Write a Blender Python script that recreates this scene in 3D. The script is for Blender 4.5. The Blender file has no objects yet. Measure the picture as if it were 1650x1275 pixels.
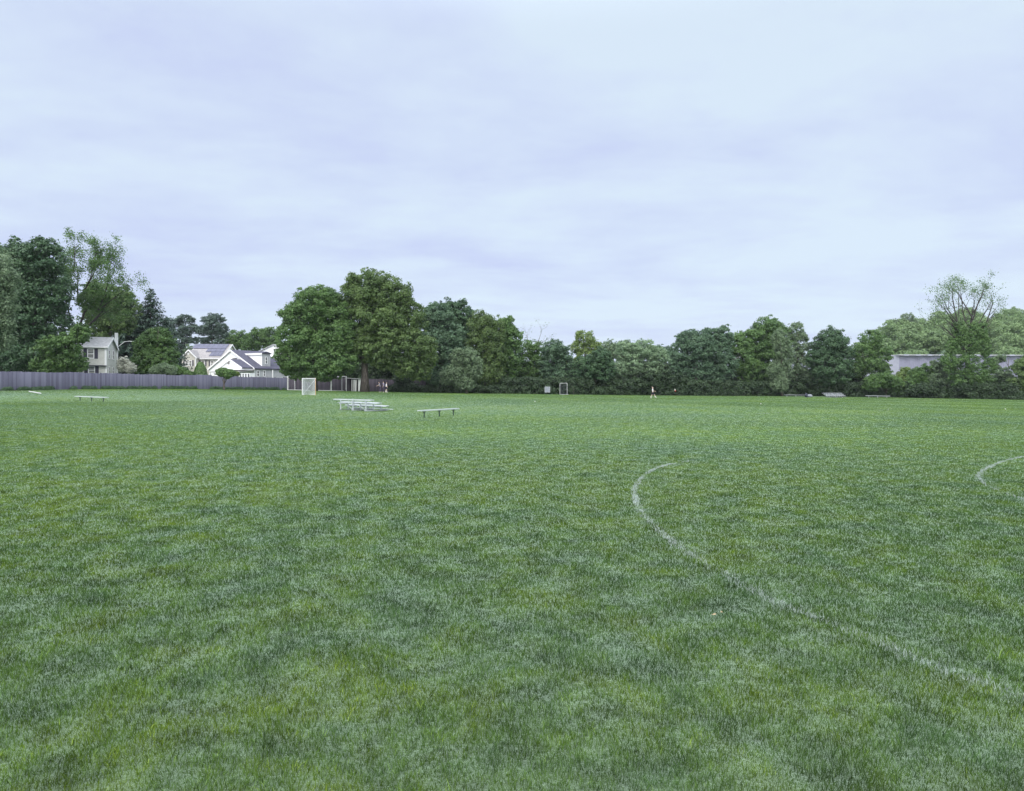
import bpy, math, random
import numpy as np
from mathutils import Vector, Matrix

R = math.radians
SC = bpy.context.scene
COL = SC.collection
F = 1100.0            # focal length in photograph pixels
CX, HY = 825.0, 620.0 # horizon row and centre column of the photograph
EYE = 1.65
HAZE = 0.00011

# ------------------------------------------------------------------ camera
cam = bpy.data.cameras.new('camera')
cam.sensor_width = 36.0
cam.lens = 24.0
cam.shift_y = -(637.5 - HY) / 1650.0
cam.clip_start = 0.1
cam.clip_end = 5000.0
cam_o = bpy.data.objects.new('camera', cam)
cam_o.location = (0, 0, EYE)
cam_o.rotation_euler = (R(90), 0, 0)
COL.objects.link(cam_o)
SC.camera = cam_o

# ------------------------------------------------------------------ world: overcast sky
SUN_EL, SUN_AZ = R(52), R(198)
W = bpy.data.worlds.new('World')
SC.world = W
W.use_nodes = True
nt = W.node_tree
nt.nodes.clear()
def N(nt, typ, **kw):
    n = nt.nodes.new(typ)
    for k, v in kw.items():
        if k.startswith('i_'):
            n.inputs[int(k[2:])].default_value = v
        else:
            setattr(n, k, v)
    return n
def ramp(nt, stops, interp='LINEAR'):
    n = nt.nodes.new('ShaderNodeValToRGB')
    cr = n.color_ramp
    cr.interpolation = interp
    while len(cr.elements) < len(stops):
        cr.elements.new(0.5)
    for e, (p, c) in zip(cr.elements, stops):
        e.position = p
        e.color = (*c, 1) if len(c) == 3 else c
    return n
def mth(nt, op, a, b=None, clamp=False):
    n = nt.nodes.new('ShaderNodeMath')
    n.operation = op
    n.use_clamp = clamp
    for i, v in enumerate((a, b)):
        if v is None: continue
        if isinstance(v, (int, float)): n.inputs[i].default_value = v
        else: nt.links.new(v, n.inputs[i])
    return n.outputs[0]
def mixc(nt, fac, a, b, mode='MIX'):
    n = nt.nodes.new('ShaderNodeMix')
    n.data_type = 'RGBA'
    n.blend_type = mode
    for i, v in ((0, fac), (6, a), (7, b)):
        if isinstance(v, (int, float)): n.inputs[i].default_value = v
        elif isinstance(v, tuple): n.inputs[i].default_value = (*v, 1)
        else: nt.links.new(v, n.inputs[i])
    return n.outputs[2]

L = nt.links.new
sky = N(nt, 'ShaderNodeTexSky', sky_type='NISHITA', sun_disc=False, sun_elevation=SUN_EL, sun_rotation=SUN_AZ)
tc = N(nt, 'ShaderNodeTexCoord')
sep = N(nt, 'ShaderNodeSeparateXYZ'); L(tc.outputs['Generated'], sep.inputs[0])
zc = mth(nt, 'MAXIMUM', sep.outputs[2], 0.0)
den = mth(nt, 'ADD', zc, 0.10)
comb = N(nt, 'ShaderNodeCombineXYZ')
L(mth(nt, 'DIVIDE', sep.outputs[0], den), comb.inputs[0])
L(mth(nt, 'DIVIDE', sep.outputs[1], den), comb.inputs[1])
mp = N(nt, 'ShaderNodeMapping'); mp.inputs['Scale'].default_value = (0.75, 1.0, 1)
mp.inputs['Rotation'].default_value = (0, 0, R(-8)); mp.inputs['Location'].default_value = (3.1, 7.4, 0)
L(comb.outputs[0], mp.inputs[0])
n1 = N(nt, 'ShaderNodeTexNoise'); n1.inputs['Scale'].default_value = 0.9; n1.inputs['Detail'].default_value = 9; n1.inputs['Roughness'].default_value = 0.58
n1.inputs['Distortion'].default_value = 0.35
L(mp.outputs[0], n1.inputs['Vector'])
n2 = N(nt, 'ShaderNodeTexNoise'); n2.inputs['Scale'].default_value = 3.2; n2.inputs['Detail'].default_value = 6; n2.inputs['Roughness'].default_value = 0.6
L(mp.outputs[0], n2.inputs['Vector'])
cl = mth(nt, 'ADD', mth(nt, 'MULTIPLY', n1.outputs[0], 0.70), mth(nt, 'MULTIPLY', n2.outputs[0], 0.30))
# thicker, whiter cloud to the right; thinner and bluer to the left
cl = mth(nt, 'ADD', cl, mth(nt, 'MULTIPLY', sep.outputs[0], 0.08))
rp = ramp(nt, [(0.35, (4.1, 4.6, 6.45)), (0.44, (4.45, 5.1, 6.55)), (0.50, (4.68, 5.4, 6.65)), (0.58, (4.95, 5.8, 6.7))])
L(cl, rp.inputs[0])
# overcast skies get brighter towards the zenith
gr = N(nt, 'ShaderNodeMapRange'); gr.interpolation_type = 'SMOOTHSTEP'
L(zc, gr.inputs[0]); gr.inputs[1].default_value = 0.45; gr.inputs[2].default_value = 0.85; gr.inputs[3].default_value = 1.0; gr.inputs[4].default_value = 2.9
cb = mixc(nt, 1.0, rp.outputs[0], gr.outputs[0], 'MULTIPLY')
# the thick cloud overhead is a more neutral white than the cloud low down
zt = mth(nt, 'SUBTRACT', gr.outputs[0], 1.0)
cb = mixc(nt, mth(nt, 'MULTIPLY', zt, .25, True), cb, (15.0, 15.6, 15.8))
# glow added around the unseen sun behind the camera, to brighten fronts and grass
dt = nt.nodes.new('ShaderNodeVectorMath'); dt.operation = 'DOT_PRODUCT'
L(tc.outputs['Generated'], dt.inputs[0])
dt.inputs[1].default_value = (math.sin(SUN_AZ) * math.cos(SUN_EL), math.cos(SUN_AZ) * math.cos(SUN_EL), math.sin(SUN_EL))
gl = N(nt, 'ShaderNodeMapRange'); gl.interpolation_type = 'SMOOTHSTEP'
L(dt.outputs['Value'], gl.inputs[0]); gl.inputs[1].default_value = 0.25; gl.inputs[2].default_value = 1.0; gl.inputs[3].default_value = 0; gl.inputs[4].default_value = 1
cb = mixc(nt, gl.outputs[0], cb, (22.0, 22.0, 22.0))
fin = mixc(nt, 0.93, sky.outputs[0], cb)
bg = N(nt, 'ShaderNodeBackground'); bg.inputs[1].default_value = 0.1
L(fin, bg.inputs[0])
wo = N(nt, 'ShaderNodeOutputWorld'); L(bg.outputs[0], wo.inputs[0])

sun = bpy.data.lights.new('sun', 'SUN')
sun.energy = 1.5
sun.angle = R(25)
sun.color = (1.0, 0.97, 0.92)
sun_o = bpy.data.objects.new('sun', sun)
d = Vector((math.sin(SUN_AZ) * math.cos(SUN_EL), math.cos(SUN_AZ) * math.cos(SUN_EL), math.sin(SUN_EL)))
sun_o.rotation_euler = d.to_track_quat('Z', 'Y').to_euler()
sun_o.location = (30, -40, 60)
COL.objects.link(sun_o)

SC.view_settings.view_transform = 'Standard'
SC.view_settings.look = 'None'
SC.view_settings.exposure = 0.55
SC.view_settings.gamma = 1.0
SC.view_settings.use_curve_mapping = False

# ------------------------------------------------------------------ ground shape
def smooth(t):
    t = np.clip(t, 0, 1)
    return t * t * (3 - 2 * t)
def gz(x, y):
    x = np.asarray(x, float); y = np.asarray(y, float)
    z = -1.8 * np.tanh(x / 144.0)
    def g(cx, cy, a, s): return a * np.exp(-((x - cx) ** 2 + (y - cy) ** 2) / (2 * s * s))
    z = z + g(-48, 88, .5, 26) + g(-8, 42, -.28, 14) + g(-38, 58, -.35, 12)
    z = z * (1 - .35 * np.exp(-(x * x + y * y) / 200.0))
    z = z + 0.015 * np.sin(x * .31 + 1.3) * np.sin(y * .23) * smooth(y / 15)
    return z
def gzf(x, y): return float(gz(x, y))
def at(px, Y, py=None):
    """world point seen at a column of the photograph at true depth Y (ground height, or the height of row py)"""
    x = (px - CX) / F * Y
    return Vector((x, Y, gzf(x, Y) if py is None else EYE + (HY - py) * Y / F))
def hit(px, py):
    """where the line of sight meets the ground"""
    Y = 1.5
    while Y < 400:
        p = at(px, Y)
        if EYE + (HY - py) * Y / F <= p.z: return p
        Y *= 1.002
    return at(px, 400)

# ------------------------------------------------------------------ helpers
def tag(o, label=None, cat=None, group=None, kind=None):
    if label: o['label'] = label
    if cat: o['category'] = cat
    if group: o['group'] = group
    if kind: o['kind'] = kind
    return o
def empty(name, loc, rz=0.0, label=None, cat=None, group=None):
    o = bpy.data.objects.new(name, None)
    o.empty_display_size = .3
    o.location = loc; o.rotation_euler = (0, 0, rz)
    COL.objects.link(o)
    return tag(o, label, cat, group)
def mesh_np(name, V, faces_n, mat, parent=None, attrs=None, smooth_=False, loc=None):
    """V (n,3); faces_n: list of (k-gon index arrays (m,k))"""
    me = bpy.data.meshes.new(name)
    V = np.asarray(V, np.float32)
    me.vertices.add(len(V)); me.vertices.foreach_set('co', V.ravel())
    idx = np.concatenate([f.ravel() for f in faces_n]).astype(np.int32)
    tot = np.concatenate([np.full(len(f), f.shape[1]) for f in faces_n]).astype(np.int32)
    st = np.concatenate([[0], np.cumsum(tot)[:-1]]).astype(np.int32)
    me.loops.add(len(idx)); me.loops.foreach_set('vertex_index', idx)
    me.polygons.add(len(tot)); me.polygons.foreach_set('loop_start', st); me.polygons.foreach_set('loop_total', tot)
    if smooth_: me.polygons.foreach_set('use_smooth', np.ones(len(tot), bool))
    me.update(calc_edges=True)
    if attrs:
        for k, v in attrs.items():
            a = me.attributes.new(k, 'FLOAT', 'POINT'); a.data.foreach_set('value', np.asarray(v, np.float32))
    if mat: me.materials.append(mat)
    o = bpy.data.objects.new(name, me); COL.objects.link(o)
    if parent: o.parent = parent
    if loc is not None: o.location = loc
    return o
class MB:
    def __init__(s): s.v = []; s.f = []
    def add(s, vs, fs):
        b = len(s.v); s.v += [tuple(v) for v in vs]; s.f += [tuple(i + b for i in f) for f in fs]; return s
    def box(s, x0, x1, y0, y1, z0, z1, M=None):
        vs = [Vector((x, y, z)) for z in (z0, z1) for y in (y0, y1) for x in (x0, x1)]
        if M is not None: vs = [M @ v for v in vs]
        return s.add(vs, [(0, 2, 3, 1), (4, 5, 7, 6), (0, 1, 5, 4), (2, 6, 7, 3), (0, 4, 6, 2), (1, 3, 7, 5)])
    def prism(s, poly, a, b, ax='y'):
        """polygon in (u, z), extruded along y (u = x) or along x (u = y) from a to b"""
        n = len(poly)
        if ax == 'y': vs = [(u, a, z) for u, z in poly] + [(u, b, z) for u, z in poly]
        else: vs = [(a, u, z) for u, z in poly] + [(b, u, z) for u, z in poly]
        fs = [tuple(range(n)), tuple(range(2 * n - 1, n - 1, -1))]
        fs += [(i + n, (i + 1) % n + n, (i + 1) % n, i) for i in range(n)]
        return s.add(vs, fs)
    def tube(s, pts, rad, k=6, cap=True):
        pts = [Vector(p) for p in pts]
        if isinstance(rad, (int, float)): rad = [rad] * len(pts)
        rings = []
        up = Vector((0.13, 0.21, 1)).normalized()
        for i, p in enumerate(pts):
            t = (pts[min(i + 1, len(pts) - 1)] - pts[max(i - 1, 0)])
            t = t.normalized() if t.length > 1e-9 else Vector((0, 0, 1))
            a = t.cross(up)
            if a.length < 1e-3: a = t.cross(Vector((1, 0, 0)))
            a.normalize(); b = t.cross(a)
            rings.append([p + (a * math.cos(2 * math.pi * j / k) + b * math.sin(2 * math.pi * j / k)) * rad[i] for j in range(k)])
        vs = [v for r in rings for v in r]; fs = []
        for i in range(len(pts) - 1):
            for j in range(k):
                fs.append((i * k + j, i * k + (j + 1) % k, (i + 1) * k + (j + 1) % k, (i + 1) * k + j))
        if cap: fs += [tuple(range(k - 1, -1, -1)), tuple((len(pts) - 1) * k + j for j in range(k))]
        return s.add(vs, fs)
    def build(s, name, mat, parent=None, loc=None, smooth_=False, fix=True):
        me = bpy.data.meshes.new(name)
        me.from_pydata(s.v, [], s.f)
        if fix:
            import bmesh
            bm = bmesh.new(); bm.from_mesh(me); bmesh.ops.recalc_face_normals(bm, faces=bm.faces); bm.to_mesh(me); bm.free()
        if smooth_:
            for p in me.polygons: p.use_smooth = True
        me.materials.append(mat)
        o = bpy.data.objects.new(name, me); COL.objects.link(o)
        if parent: o.parent = parent
        if loc is not None: o.location = loc
        return o

# ------------------------------------------------------------------ materials
def new_mat(name):
    m = bpy.data.materials.new(name); m.use_nodes = True
    m.node_tree.nodes.clear()
    return m, m.node_tree
def finish(nt, sh):
    o = nt.nodes.new('ShaderNodeOutputMaterial'); nt.links.new(sh, o.inputs[0])
def surf(name, c, rough=.6, metal=0.0, var=.12, scale=3.0, spec=.4, stretch=(1, 1, 1), c2=None, bump=0.0):
    """plain painted / wooden / metal surface with a little blotchy variation"""
    m, nt = new_mat(name)
    tcn = N(nt, 'ShaderNodeTexCoord'); mp = N(nt, 'ShaderNodeMapping'); mp.inputs['Scale'].default_value = stretch
    nt.links.new(tcn.outputs['Object'], mp.inputs[0])
    no = N(nt, 'ShaderNodeTexNoise'); no.inputs['Scale'].default_value = scale; no.inputs['Detail'].default_value = 5
    nt.links.new(mp.outputs[0], no.inputs['Vector'])
    lo = tuple(max(0, x * (1 - var * 1.6)) for x in c); hi = tuple(min(1, x * (1 + var)) for x in c)
    if c2: hi = c2
    rp = ramp(nt, [(.3, lo), (.7, hi)]); nt.links.new(no.outputs[0], rp.inputs[0])
    p = N(nt, 'ShaderNodeBsdfPrincipled')
    nt.links.new(rp.outputs[0], p.inputs['Base Color'])
    p.inputs['Roughness'].default_value = rough; p.inputs['Metallic'].default_value = metal
    p.inputs['Specular IOR Level'].default_value = spec
    if bump:
        b = N(nt, 'ShaderNodeBump'); b.inputs['Strength'].default_value = bump; b.inputs['Distance'].default_value = .02
        nt.links.new(no.outputs[0], b.inputs['Height']); nt.links.new(b.outputs[0], p.inputs['Normal'])
    finish(nt, p.outputs[0]); return m
def leaf_mat(name, dark, light, trans=.3):
    """leaf tissue: each leaf cluster has its own tint between two greens, and some light passes through"""
    m, nt = new_mat(name)
    at_ = N(nt, 'ShaderNodeAttribute', attribute_name='tint')
    g = N(nt, 'ShaderNodeNewGeometry')
    no = N(nt, 'ShaderNodeTexNoise'); no.inputs['Scale'].default_value = .45; no.inputs['Detail'].default_value = 3
    nt.links.new(g.outputs['Position'], no.inputs['Vector'])
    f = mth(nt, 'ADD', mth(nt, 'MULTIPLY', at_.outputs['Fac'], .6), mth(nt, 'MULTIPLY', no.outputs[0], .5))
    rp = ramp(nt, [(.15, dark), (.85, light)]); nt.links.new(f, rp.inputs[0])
    p = N(nt, 'ShaderNodeBsdfPrincipled'); nt.links.new(rp.outputs[0], p.inputs['Base Color'])
    p.inputs['Roughness'].default_value = .55; p.inputs['Specular IOR Level'].default_value = .35
    t = N(nt, 'ShaderNodeBsdfTranslucent'); nt.links.new(rp.outputs[0], t.inputs[0])
    mx = N(nt, 'ShaderNodeMixShader'); mx.inputs[0].default_value = trans
    nt.links.new(p.outputs[0], mx.inputs[1]); nt.links.new(t.outputs[0], mx.inputs[2])
    finish(nt, mx.outputs[0]); return m
def grass_color(nt, tone=None):
    """three kinds of turf growing in patches: blue-green, olive and pale; laid out on the field in metres"""
    g = N(nt, 'ShaderNodeNewGeometry')
    flat = N(nt, 'ShaderNodeMapping'); flat.inputs['Scale'].default_value = (1, 1, 0)
    nt.links.new(g.outputs['Position'], flat.inputs[0])
    def nz(scale, det, off, rough=.55, dist=0.0):
        mp = N(nt, 'ShaderNodeMapping'); mp.inputs['Location'].default_value = (off, off * 1.7, 0)
        nt.links.new(flat.outputs[0], mp.inputs[0])
        n = N(nt, 'ShaderNodeTexNoise'); n.inputs['Scale'].default_value = scale; n.inputs['Detail'].default_value = det
        n.inputs['Roughness'].default_value = rough; n.inputs['Distortion'].default_value = dist
        nt.links.new(mp.outputs[0], n.inputs['Vector']); return n.outputs[0]
    a = nz(1.35, 7, 3.3, .66, .5); b = nz(3.6, 5, 11.0, .62, .4); c = nz(.13, 4, 27.0)
    f1 = mth(nt, 'ADD', mth(nt, 'MULTIPLY', a, .65), mth(nt, 'MULTIPLY', c, .35))
    r1 = ramp(nt, [(.41, BLUEG), (.50, MIDG), (.58, OLIVE)]); nt.links.new(f1, r1.inputs[0])
    r2 = ramp(nt, [(.36, (.62, .62, .66)), (.5, (1, 1, 1)), (.64, (1.35, 1.32, 1.3))]); nt.links.new(b, r2.inputs[0])
    col = mixc(nt, 1.0, r1.outputs[0], r2.outputs[0], 'MULTIPLY')
    e = nz(.055, 4, 51.0, .5)
    r3 = ramp(nt, [(.4, (.86, .88, .9)), (.6, (1.14, 1.12, 1.1))]); nt.links.new(e, r3.inputs[0])
    col = mixc(nt, 1.0, col, r3.outputs[0], 'MULTIPLY')
    # sky sheen at low angles painted into the colour: turf pales with distance
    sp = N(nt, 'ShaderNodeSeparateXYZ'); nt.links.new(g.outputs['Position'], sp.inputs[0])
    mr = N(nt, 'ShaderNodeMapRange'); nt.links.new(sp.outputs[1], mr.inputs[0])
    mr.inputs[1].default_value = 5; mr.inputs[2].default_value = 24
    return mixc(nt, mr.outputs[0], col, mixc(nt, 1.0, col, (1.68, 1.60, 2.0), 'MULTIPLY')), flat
BLUEG = (.044, .090, .031)
MIDG = (.052, .102, .019)
OLIVE = (.070, .120, .014)
def mat_blades():
    m, nt = new_mat('grass_blades')
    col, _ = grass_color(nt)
    at_ = N(nt, 'ShaderNodeAttribute', attribute_name='tint')
    r = ramp(nt, [(0, (.62, .66, .64)), (.5, (.98, .98, .98)), (.85, (1.32, 1.27, 1.25)), (.96, (1.7, 1.6, 1.8)), (1, (3.2, 2.6, 3.4))])
    nt.links.new(at_.outputs['Fac'], r.inputs[0])
    col = mixc(nt, 1.0, col, r.outputs[0], 'MULTIPLY')
    p = N(nt, 'ShaderNodeBsdfPrincipled'); nt.links.new(col, p.inputs['Base Color'])
    p.inputs['Roughness'].default_value = .7; p.inputs['Specular IOR Level'].default_value = .04
    t = N(nt, 'ShaderNodeBsdfTranslucent'); nt.links.new(col, t.inputs[0])
    # a curved blade scatters light as if turned partly upward
    g = N(nt, 'ShaderNodeNewGeometry'); va = nt.nodes.new('ShaderNodeVectorMath'); va.operation = 'ADD'; va.inputs[1].default_value = (0, 0, 1.1)
    vn = nt.nodes.new('ShaderNodeVectorMath'); vn.operation = 'NORMALIZE'
    nt.links.new(g.outputs['Normal'], va.inputs[0]); nt.links.new(va.outputs[0], vn.inputs[0]); nt.links.new(vn.outputs[0], p.inputs['Normal'])
    mx = N(nt, 'ShaderNodeMixShader'); mx.inputs[0].default_value = .25
    nt.links.new(p.outputs[0], mx.inputs[1]); nt.links.new(t.outputs[0], mx.inputs[2])
    finish(nt, mx.outputs[0]); return m
def mat_turf():
    m, nt = new_mat('turf')
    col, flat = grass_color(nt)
    fine = N(nt, 'ShaderNodeTexNoise'); fine.inputs['Scale'].default_value = 9; fine.inputs['Detail'].default_value = 8; fine.inputs['Roughness'].default_value = .75
    nt.links.new(flat.outputs[0], fine.inputs['Vector'])
    r = ramp(nt, [(.3, (.62, .64, .62)), (.7, (1.38, 1.35, 1.4))]); nt.links.new(fine.outputs[0], r.inputs[0])
    col = mixc(nt, 1.0, col, r.outputs[0], 'MULTIPLY')
    col = mixc(nt, 1.0, col, (.5, .5, .5), 'MULTIPLY')
    # bare, dry strip worn along the foot of the fence on the left
    g = N(nt, 'ShaderNodeNewGeometry')
    at_ = N(nt, 'ShaderNodeAttribute', attribute_name='worn')
    wn = N(nt, 'ShaderNodeTexNoise'); wn.inputs['Scale'].default_value = .6; wn.inputs['Detail'].default_value = 5
    nt.links.new(flat.outputs[0], wn.inputs['Vector'])
    f = mth(nt, 'MULTIPLY', at_.outputs['Fac'], mth(nt, 'MULTIPLY', wn.outputs[0], 1.3), True)
    col = mixc(nt, f, col, (.13, .135, .105))
    p = N(nt, 'ShaderNodeBsdfPrincipled'); nt.links.new(col, p.inputs['Base Color'])
    p.inputs['Roughness'].default_value = .7; p.inputs['Specular IOR Level'].default_value = .3
    p.inputs['Sheen Weight'].default_value = .6; p.inputs['Sheen Roughness'].default_value = .45
    p.inputs['Sheen Tint'].default_value = (.62, .85, .66, 1)
    bn = N(nt, 'ShaderNodeBump'); bn.inputs['Strength'].default_value = .6; bn.inputs['Distance'].default_value = .05
    nt.links.new(fine.outputs[0], bn.inputs['Height']); nt.links.new(bn.outputs[0], p.inputs['Normal'])
    finish(nt, p.outputs[0]); return m
M = {}
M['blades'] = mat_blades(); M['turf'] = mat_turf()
M['bark'] = surf('bark', (.10, .085, .075), .9, var=.4, scale=6, stretch=(1, 1, .3), bump=.5)
M['darkbark'] = surf('dark_bark', (.05, .045, .042), .9, var=.4, scale=6, stretch=(1, 1, .3))
M['greybark'] = surf('grey_bark', (.16, .15, .14), .9, var=.3, scale=6, stretch=(1, 1, .3))
M['alu'] = surf('brushed_aluminium', (.58, .62, .65), .42, .35, .08, 8, stretch=(.2, 1, 1))
M['alu2'] = surf('weathered_aluminium', (.42, .44, .48), .5, .4, .15, 6)
M['steel'] = surf('dark_green_steel', (.045, .075, .065), .5, .3, .15, 8)
M['white'] = surf('white_paint', (.78, .79, .80), .5, var=.05)
M['white2'] = surf('dull_white_paint', (.55, .56, .58), .6, var=.12)
M['trim'] = surf('white_trim', (.85, .85, .87), .55, var=.04)
M['lights'] = surf('pale_grey_siding', (.60, .60, .57), .7, var=.05, scale=2)
M['beige'] = surf('beige_siding', (.52, .50, .45), .7, var=.05, scale=2)
M['whites'] = surf('white_siding', (.84, .85, .88), .65, var=.04, scale=2)
M['greys'] = surf('grey_shingle_wall', (.42, .43, .46), .75, var=.1, scale=4)
M['roofl'] = surf('light_grey_shingles', (.36, .37, .39), .85, var=.14, scale=3)
M['roofg'] = surf('grey_shingles', (.27, .26, .27), .85, var=.14, scale=3)
M['roofd'] = surf('dark_shingles', (.060, .060, .095), .8, var=.2, scale=3)
M['solar'] = surf('solar_glass', (.05, .05, .10), .22, 0, .15, 1, spec=.6)
M['glass'] = surf('window_glass', (.055, .06, .08), .15, 0, .3, .7, spec=.6)
M['shutter'] = surf('dark_shutter', (.05, .048, .08), .6, var=.1)
M['blackpaint'] = surf('black_paint', (.03, .03, .035), .5, var=.1)
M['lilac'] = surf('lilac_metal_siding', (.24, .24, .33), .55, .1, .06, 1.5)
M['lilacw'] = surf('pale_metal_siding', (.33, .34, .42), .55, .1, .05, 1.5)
M['wroof'] = surf('metal_roof', (.5, .5, .55), .5, .2, .1, 1)
M['orange'] = surf('orange_paint', (.50, .30, .14), .5, var=.1)
M['redflag'] = surf('red_cloth', (.45, .05, .04), .8, var=.1)
M['whiteflag'] = surf('white_cloth', (.75, .75, .70), .8, var=.05)
M['skin'] = surf('skin', (.50, .37, .31), .55, var=.06, scale=8)
M['shirt'] = surf('white_shirt', (.70, .71, .76), .85, var=.05, scale=6)
M['shirtl'] = surf('lilac_shirt', (.36, .34, .52), .85, var=.08, scale=6)
M['shirtg'] = surf('grey_shirt', (.34, .35, .44), .85, var=.08, scale=6)
M['shorts'] = surf('navy_shorts', (.02, .022, .05), .85, var=.1, scale=6)
M['jeans'] = surf('dark_trousers', (.07, .06, .11), .85, var=.1, scale=6)
M['sock'] = surf('white_sock', (.7, .72, .7), .85, var=.05)
M['shoe'] = surf('pale_shoe', (.45, .47, .45), .6, var=.05)
M['hairl'] = surf('fair_hair', (.42, .36, .27), .7, var=.1, scale=20)
M['haird'] = surf('dark_hair', (.04, .03, .025), .7, var=.1, scale=20)
M['bag'] = surf('dark_canvas', (.03, .035, .06), .8, var=.2)
M['bagg'] = surf('grey_canvas', (.22, .24, .28), .8, var=.2)
M['deadleaf'] = surf('dead_leaf', (.34, .28, .17), .8, var=.2, scale=40)
M['paint'] = surf('chalky_field_paint', (.36, .43, .42), .9, var=.15, scale=30)
def net_mat(name, c, alpha, scale):
    m, nt = new_mat(name)
    p = N(nt, 'ShaderNodeBsdfPrincipled'); p.inputs['Base Color'].default_value = (*c, 1); p.inputs['Roughness'].default_value = .8
    finish(nt, p.outputs[0]); return m
M['net'] = net_mat('white_net_cord', (.72, .74, .78), .5, 1)
M['netd'] = net_mat('dark_net_cord', (.05, .05, .08), .5, 1)
def fence_mat(name, c, c2, seed):
    m, nt = new_mat(name)
    tcn = N(nt, 'ShaderNodeNewGeometry')
    at_ = N(nt, 'ShaderNodeAttribute', attribute_name='tint')
    mp = N(nt, 'ShaderNodeMapping'); mp.inputs['Scale'].default_value = (1.2, 1.2, .25)
    nt.links.new(tcn.outputs['Position'], mp.inputs[0])
    no = N(nt, 'ShaderNodeTexNoise'); no.inputs['Scale'].default_value = .8; no.inputs['Detail'].default_value = 6
    nt.links.new(mp.outputs[0], no.inputs['Vector'])
    f = mth(nt, 'ADD', mth(nt, 'MULTIPLY', at_.outputs['Fac'], .55), mth(nt, 'MULTIPLY', no.outputs[0], .5))
    rp = ramp(nt, [(.2, c), (.8, c2)]); nt.links.new(f, rp.inputs[0])
    p = N(nt, 'ShaderNodeBsdfPrincipled'); nt.links.new(rp.outputs[0], p.inputs['Base Color'])
    p.inputs['Roughness'].default_value = .85; p.inputs['Specular IOR Level'].default_value = .2
    finish(nt, p.outputs[0]); return m
M['fence'] = fence_mat('weathered_grey_boards', (.070, .070, .105), (.140, .142, .195), 1)
M['fenceb'] = fence_mat('dark_brown_boards', (.035, .030, .042), (.085, .075, .095), 2)
LM = {
 'mid':    leaf_mat('leaf_mid_green', (0.043, 0.102, 0.032), (0.123, 0.217, 0.065)),
 'fresh':  leaf_mat('leaf_fresh_green', (0.065, 0.138, 0.041), (0.167, 0.268, 0.080)),
 'dark':   leaf_mat('leaf_dark_green', (0.023, 0.061, 0.032), (0.072, 0.138, 0.061), .2),
 'bluish': leaf_mat('leaf_blue_green', (0.038, 0.084, 0.052), (0.116, 0.196, 0.109), .25),
 'olive':  leaf_mat('leaf_olive_green', (0.051, 0.099, 0.032), (0.131, 0.203, 0.065)),
 'pale':   leaf_mat('leaf_silvery_green', (0.094, 0.167, 0.094), (0.254, 0.355, 0.210)),
 'yellow': leaf_mat('leaf_yellow_green', (.085, .145, .035), (.190, .270, .080)),
 'grey':   leaf_mat('leaf_grey_green', (0.080, 0.131, 0.072), (0.189, 0.268, 0.152)),
 'spruce': leaf_mat('spruce_needles', (0.017, 0.043, 0.032), (0.049, 0.090, 0.061), .08),
 'pine':   leaf_mat('pine_needles', (0.029, 0.058, 0.049), (0.080, 0.123, 0.096), .1),
 'bloom':  leaf_mat('blossom_white', (0.261, 0.290, 0.232), (0.609, 0.609, 0.551)),
 'brush':  leaf_mat('thicket_leaves', (.012, .030, .014), (.048, .085, .036), .2),  # leaf colour darkened to carry the shade under the overhanging crowns
 'hill':   leaf_mat('hill_leaves', (0.087, 0.152, 0.065), (0.196, 0.290, 0.123)),
}

# ------------------------------------------------------------------ ground sheet
def axis(segs):
    out = []
    for a, b, s in segs: out += list(np.arange(a, b, s))
    return np.array(out + [segs[-1][1]], float)
gx = axis([(-3000, -600, 300), (-600, -150, 30), (-150, -40, 3), (-40, 40, 1.0), (40, 150, 3), (150, 600, 30), (600, 3000, 300)])
gy = axis([(-300, -20, 20), (-20, 60, 1.0), (60, 150, 2.5), (150, 600, 25), (600, 4500, 300)])
XX, YY = np.meshgrid(gx, gy)
ZZ = gz(XX, YY)
ny, nx = XX.shape
ii = np.arange(ny * nx).reshape(ny, nx)
quads = np.stack([ii[:-1, :-1], ii[:-1, 1:], ii[1:, 1:], ii[1:, :-1]], -1).reshape(-1, 4)
FP = [(-85, 62), (-54.8, 73), (-48.9, 92), (-37.6, 114), (-37.2, 117.5), (-6, 119)]   # line of the boundary fence
def seg_d(x, y, pts):
    best = np.full(np.shape(x), 1e9)
    for (ax, ay), (bx, by) in zip(pts[:-1], pts[1:]):
        t = np.clip(((x - ax) * (bx - ax) + (y - ay) * (by - ay)) / ((bx - ax) ** 2 + (by - ay) ** 2), 0, 1)
        best = np.minimum(best, np.hypot(x - ax - t * (bx - ax), y - ay - t * (by - ay)))
    return best
worn = np.clip(1 - seg_d(XX, YY, FP[:4]) / 4.5, 0, 1) * np.clip((95 - YY) / 25, 0.15, 1)
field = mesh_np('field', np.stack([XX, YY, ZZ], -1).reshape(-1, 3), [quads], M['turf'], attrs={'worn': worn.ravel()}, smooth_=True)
tag(field, kind='structure')

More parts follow.
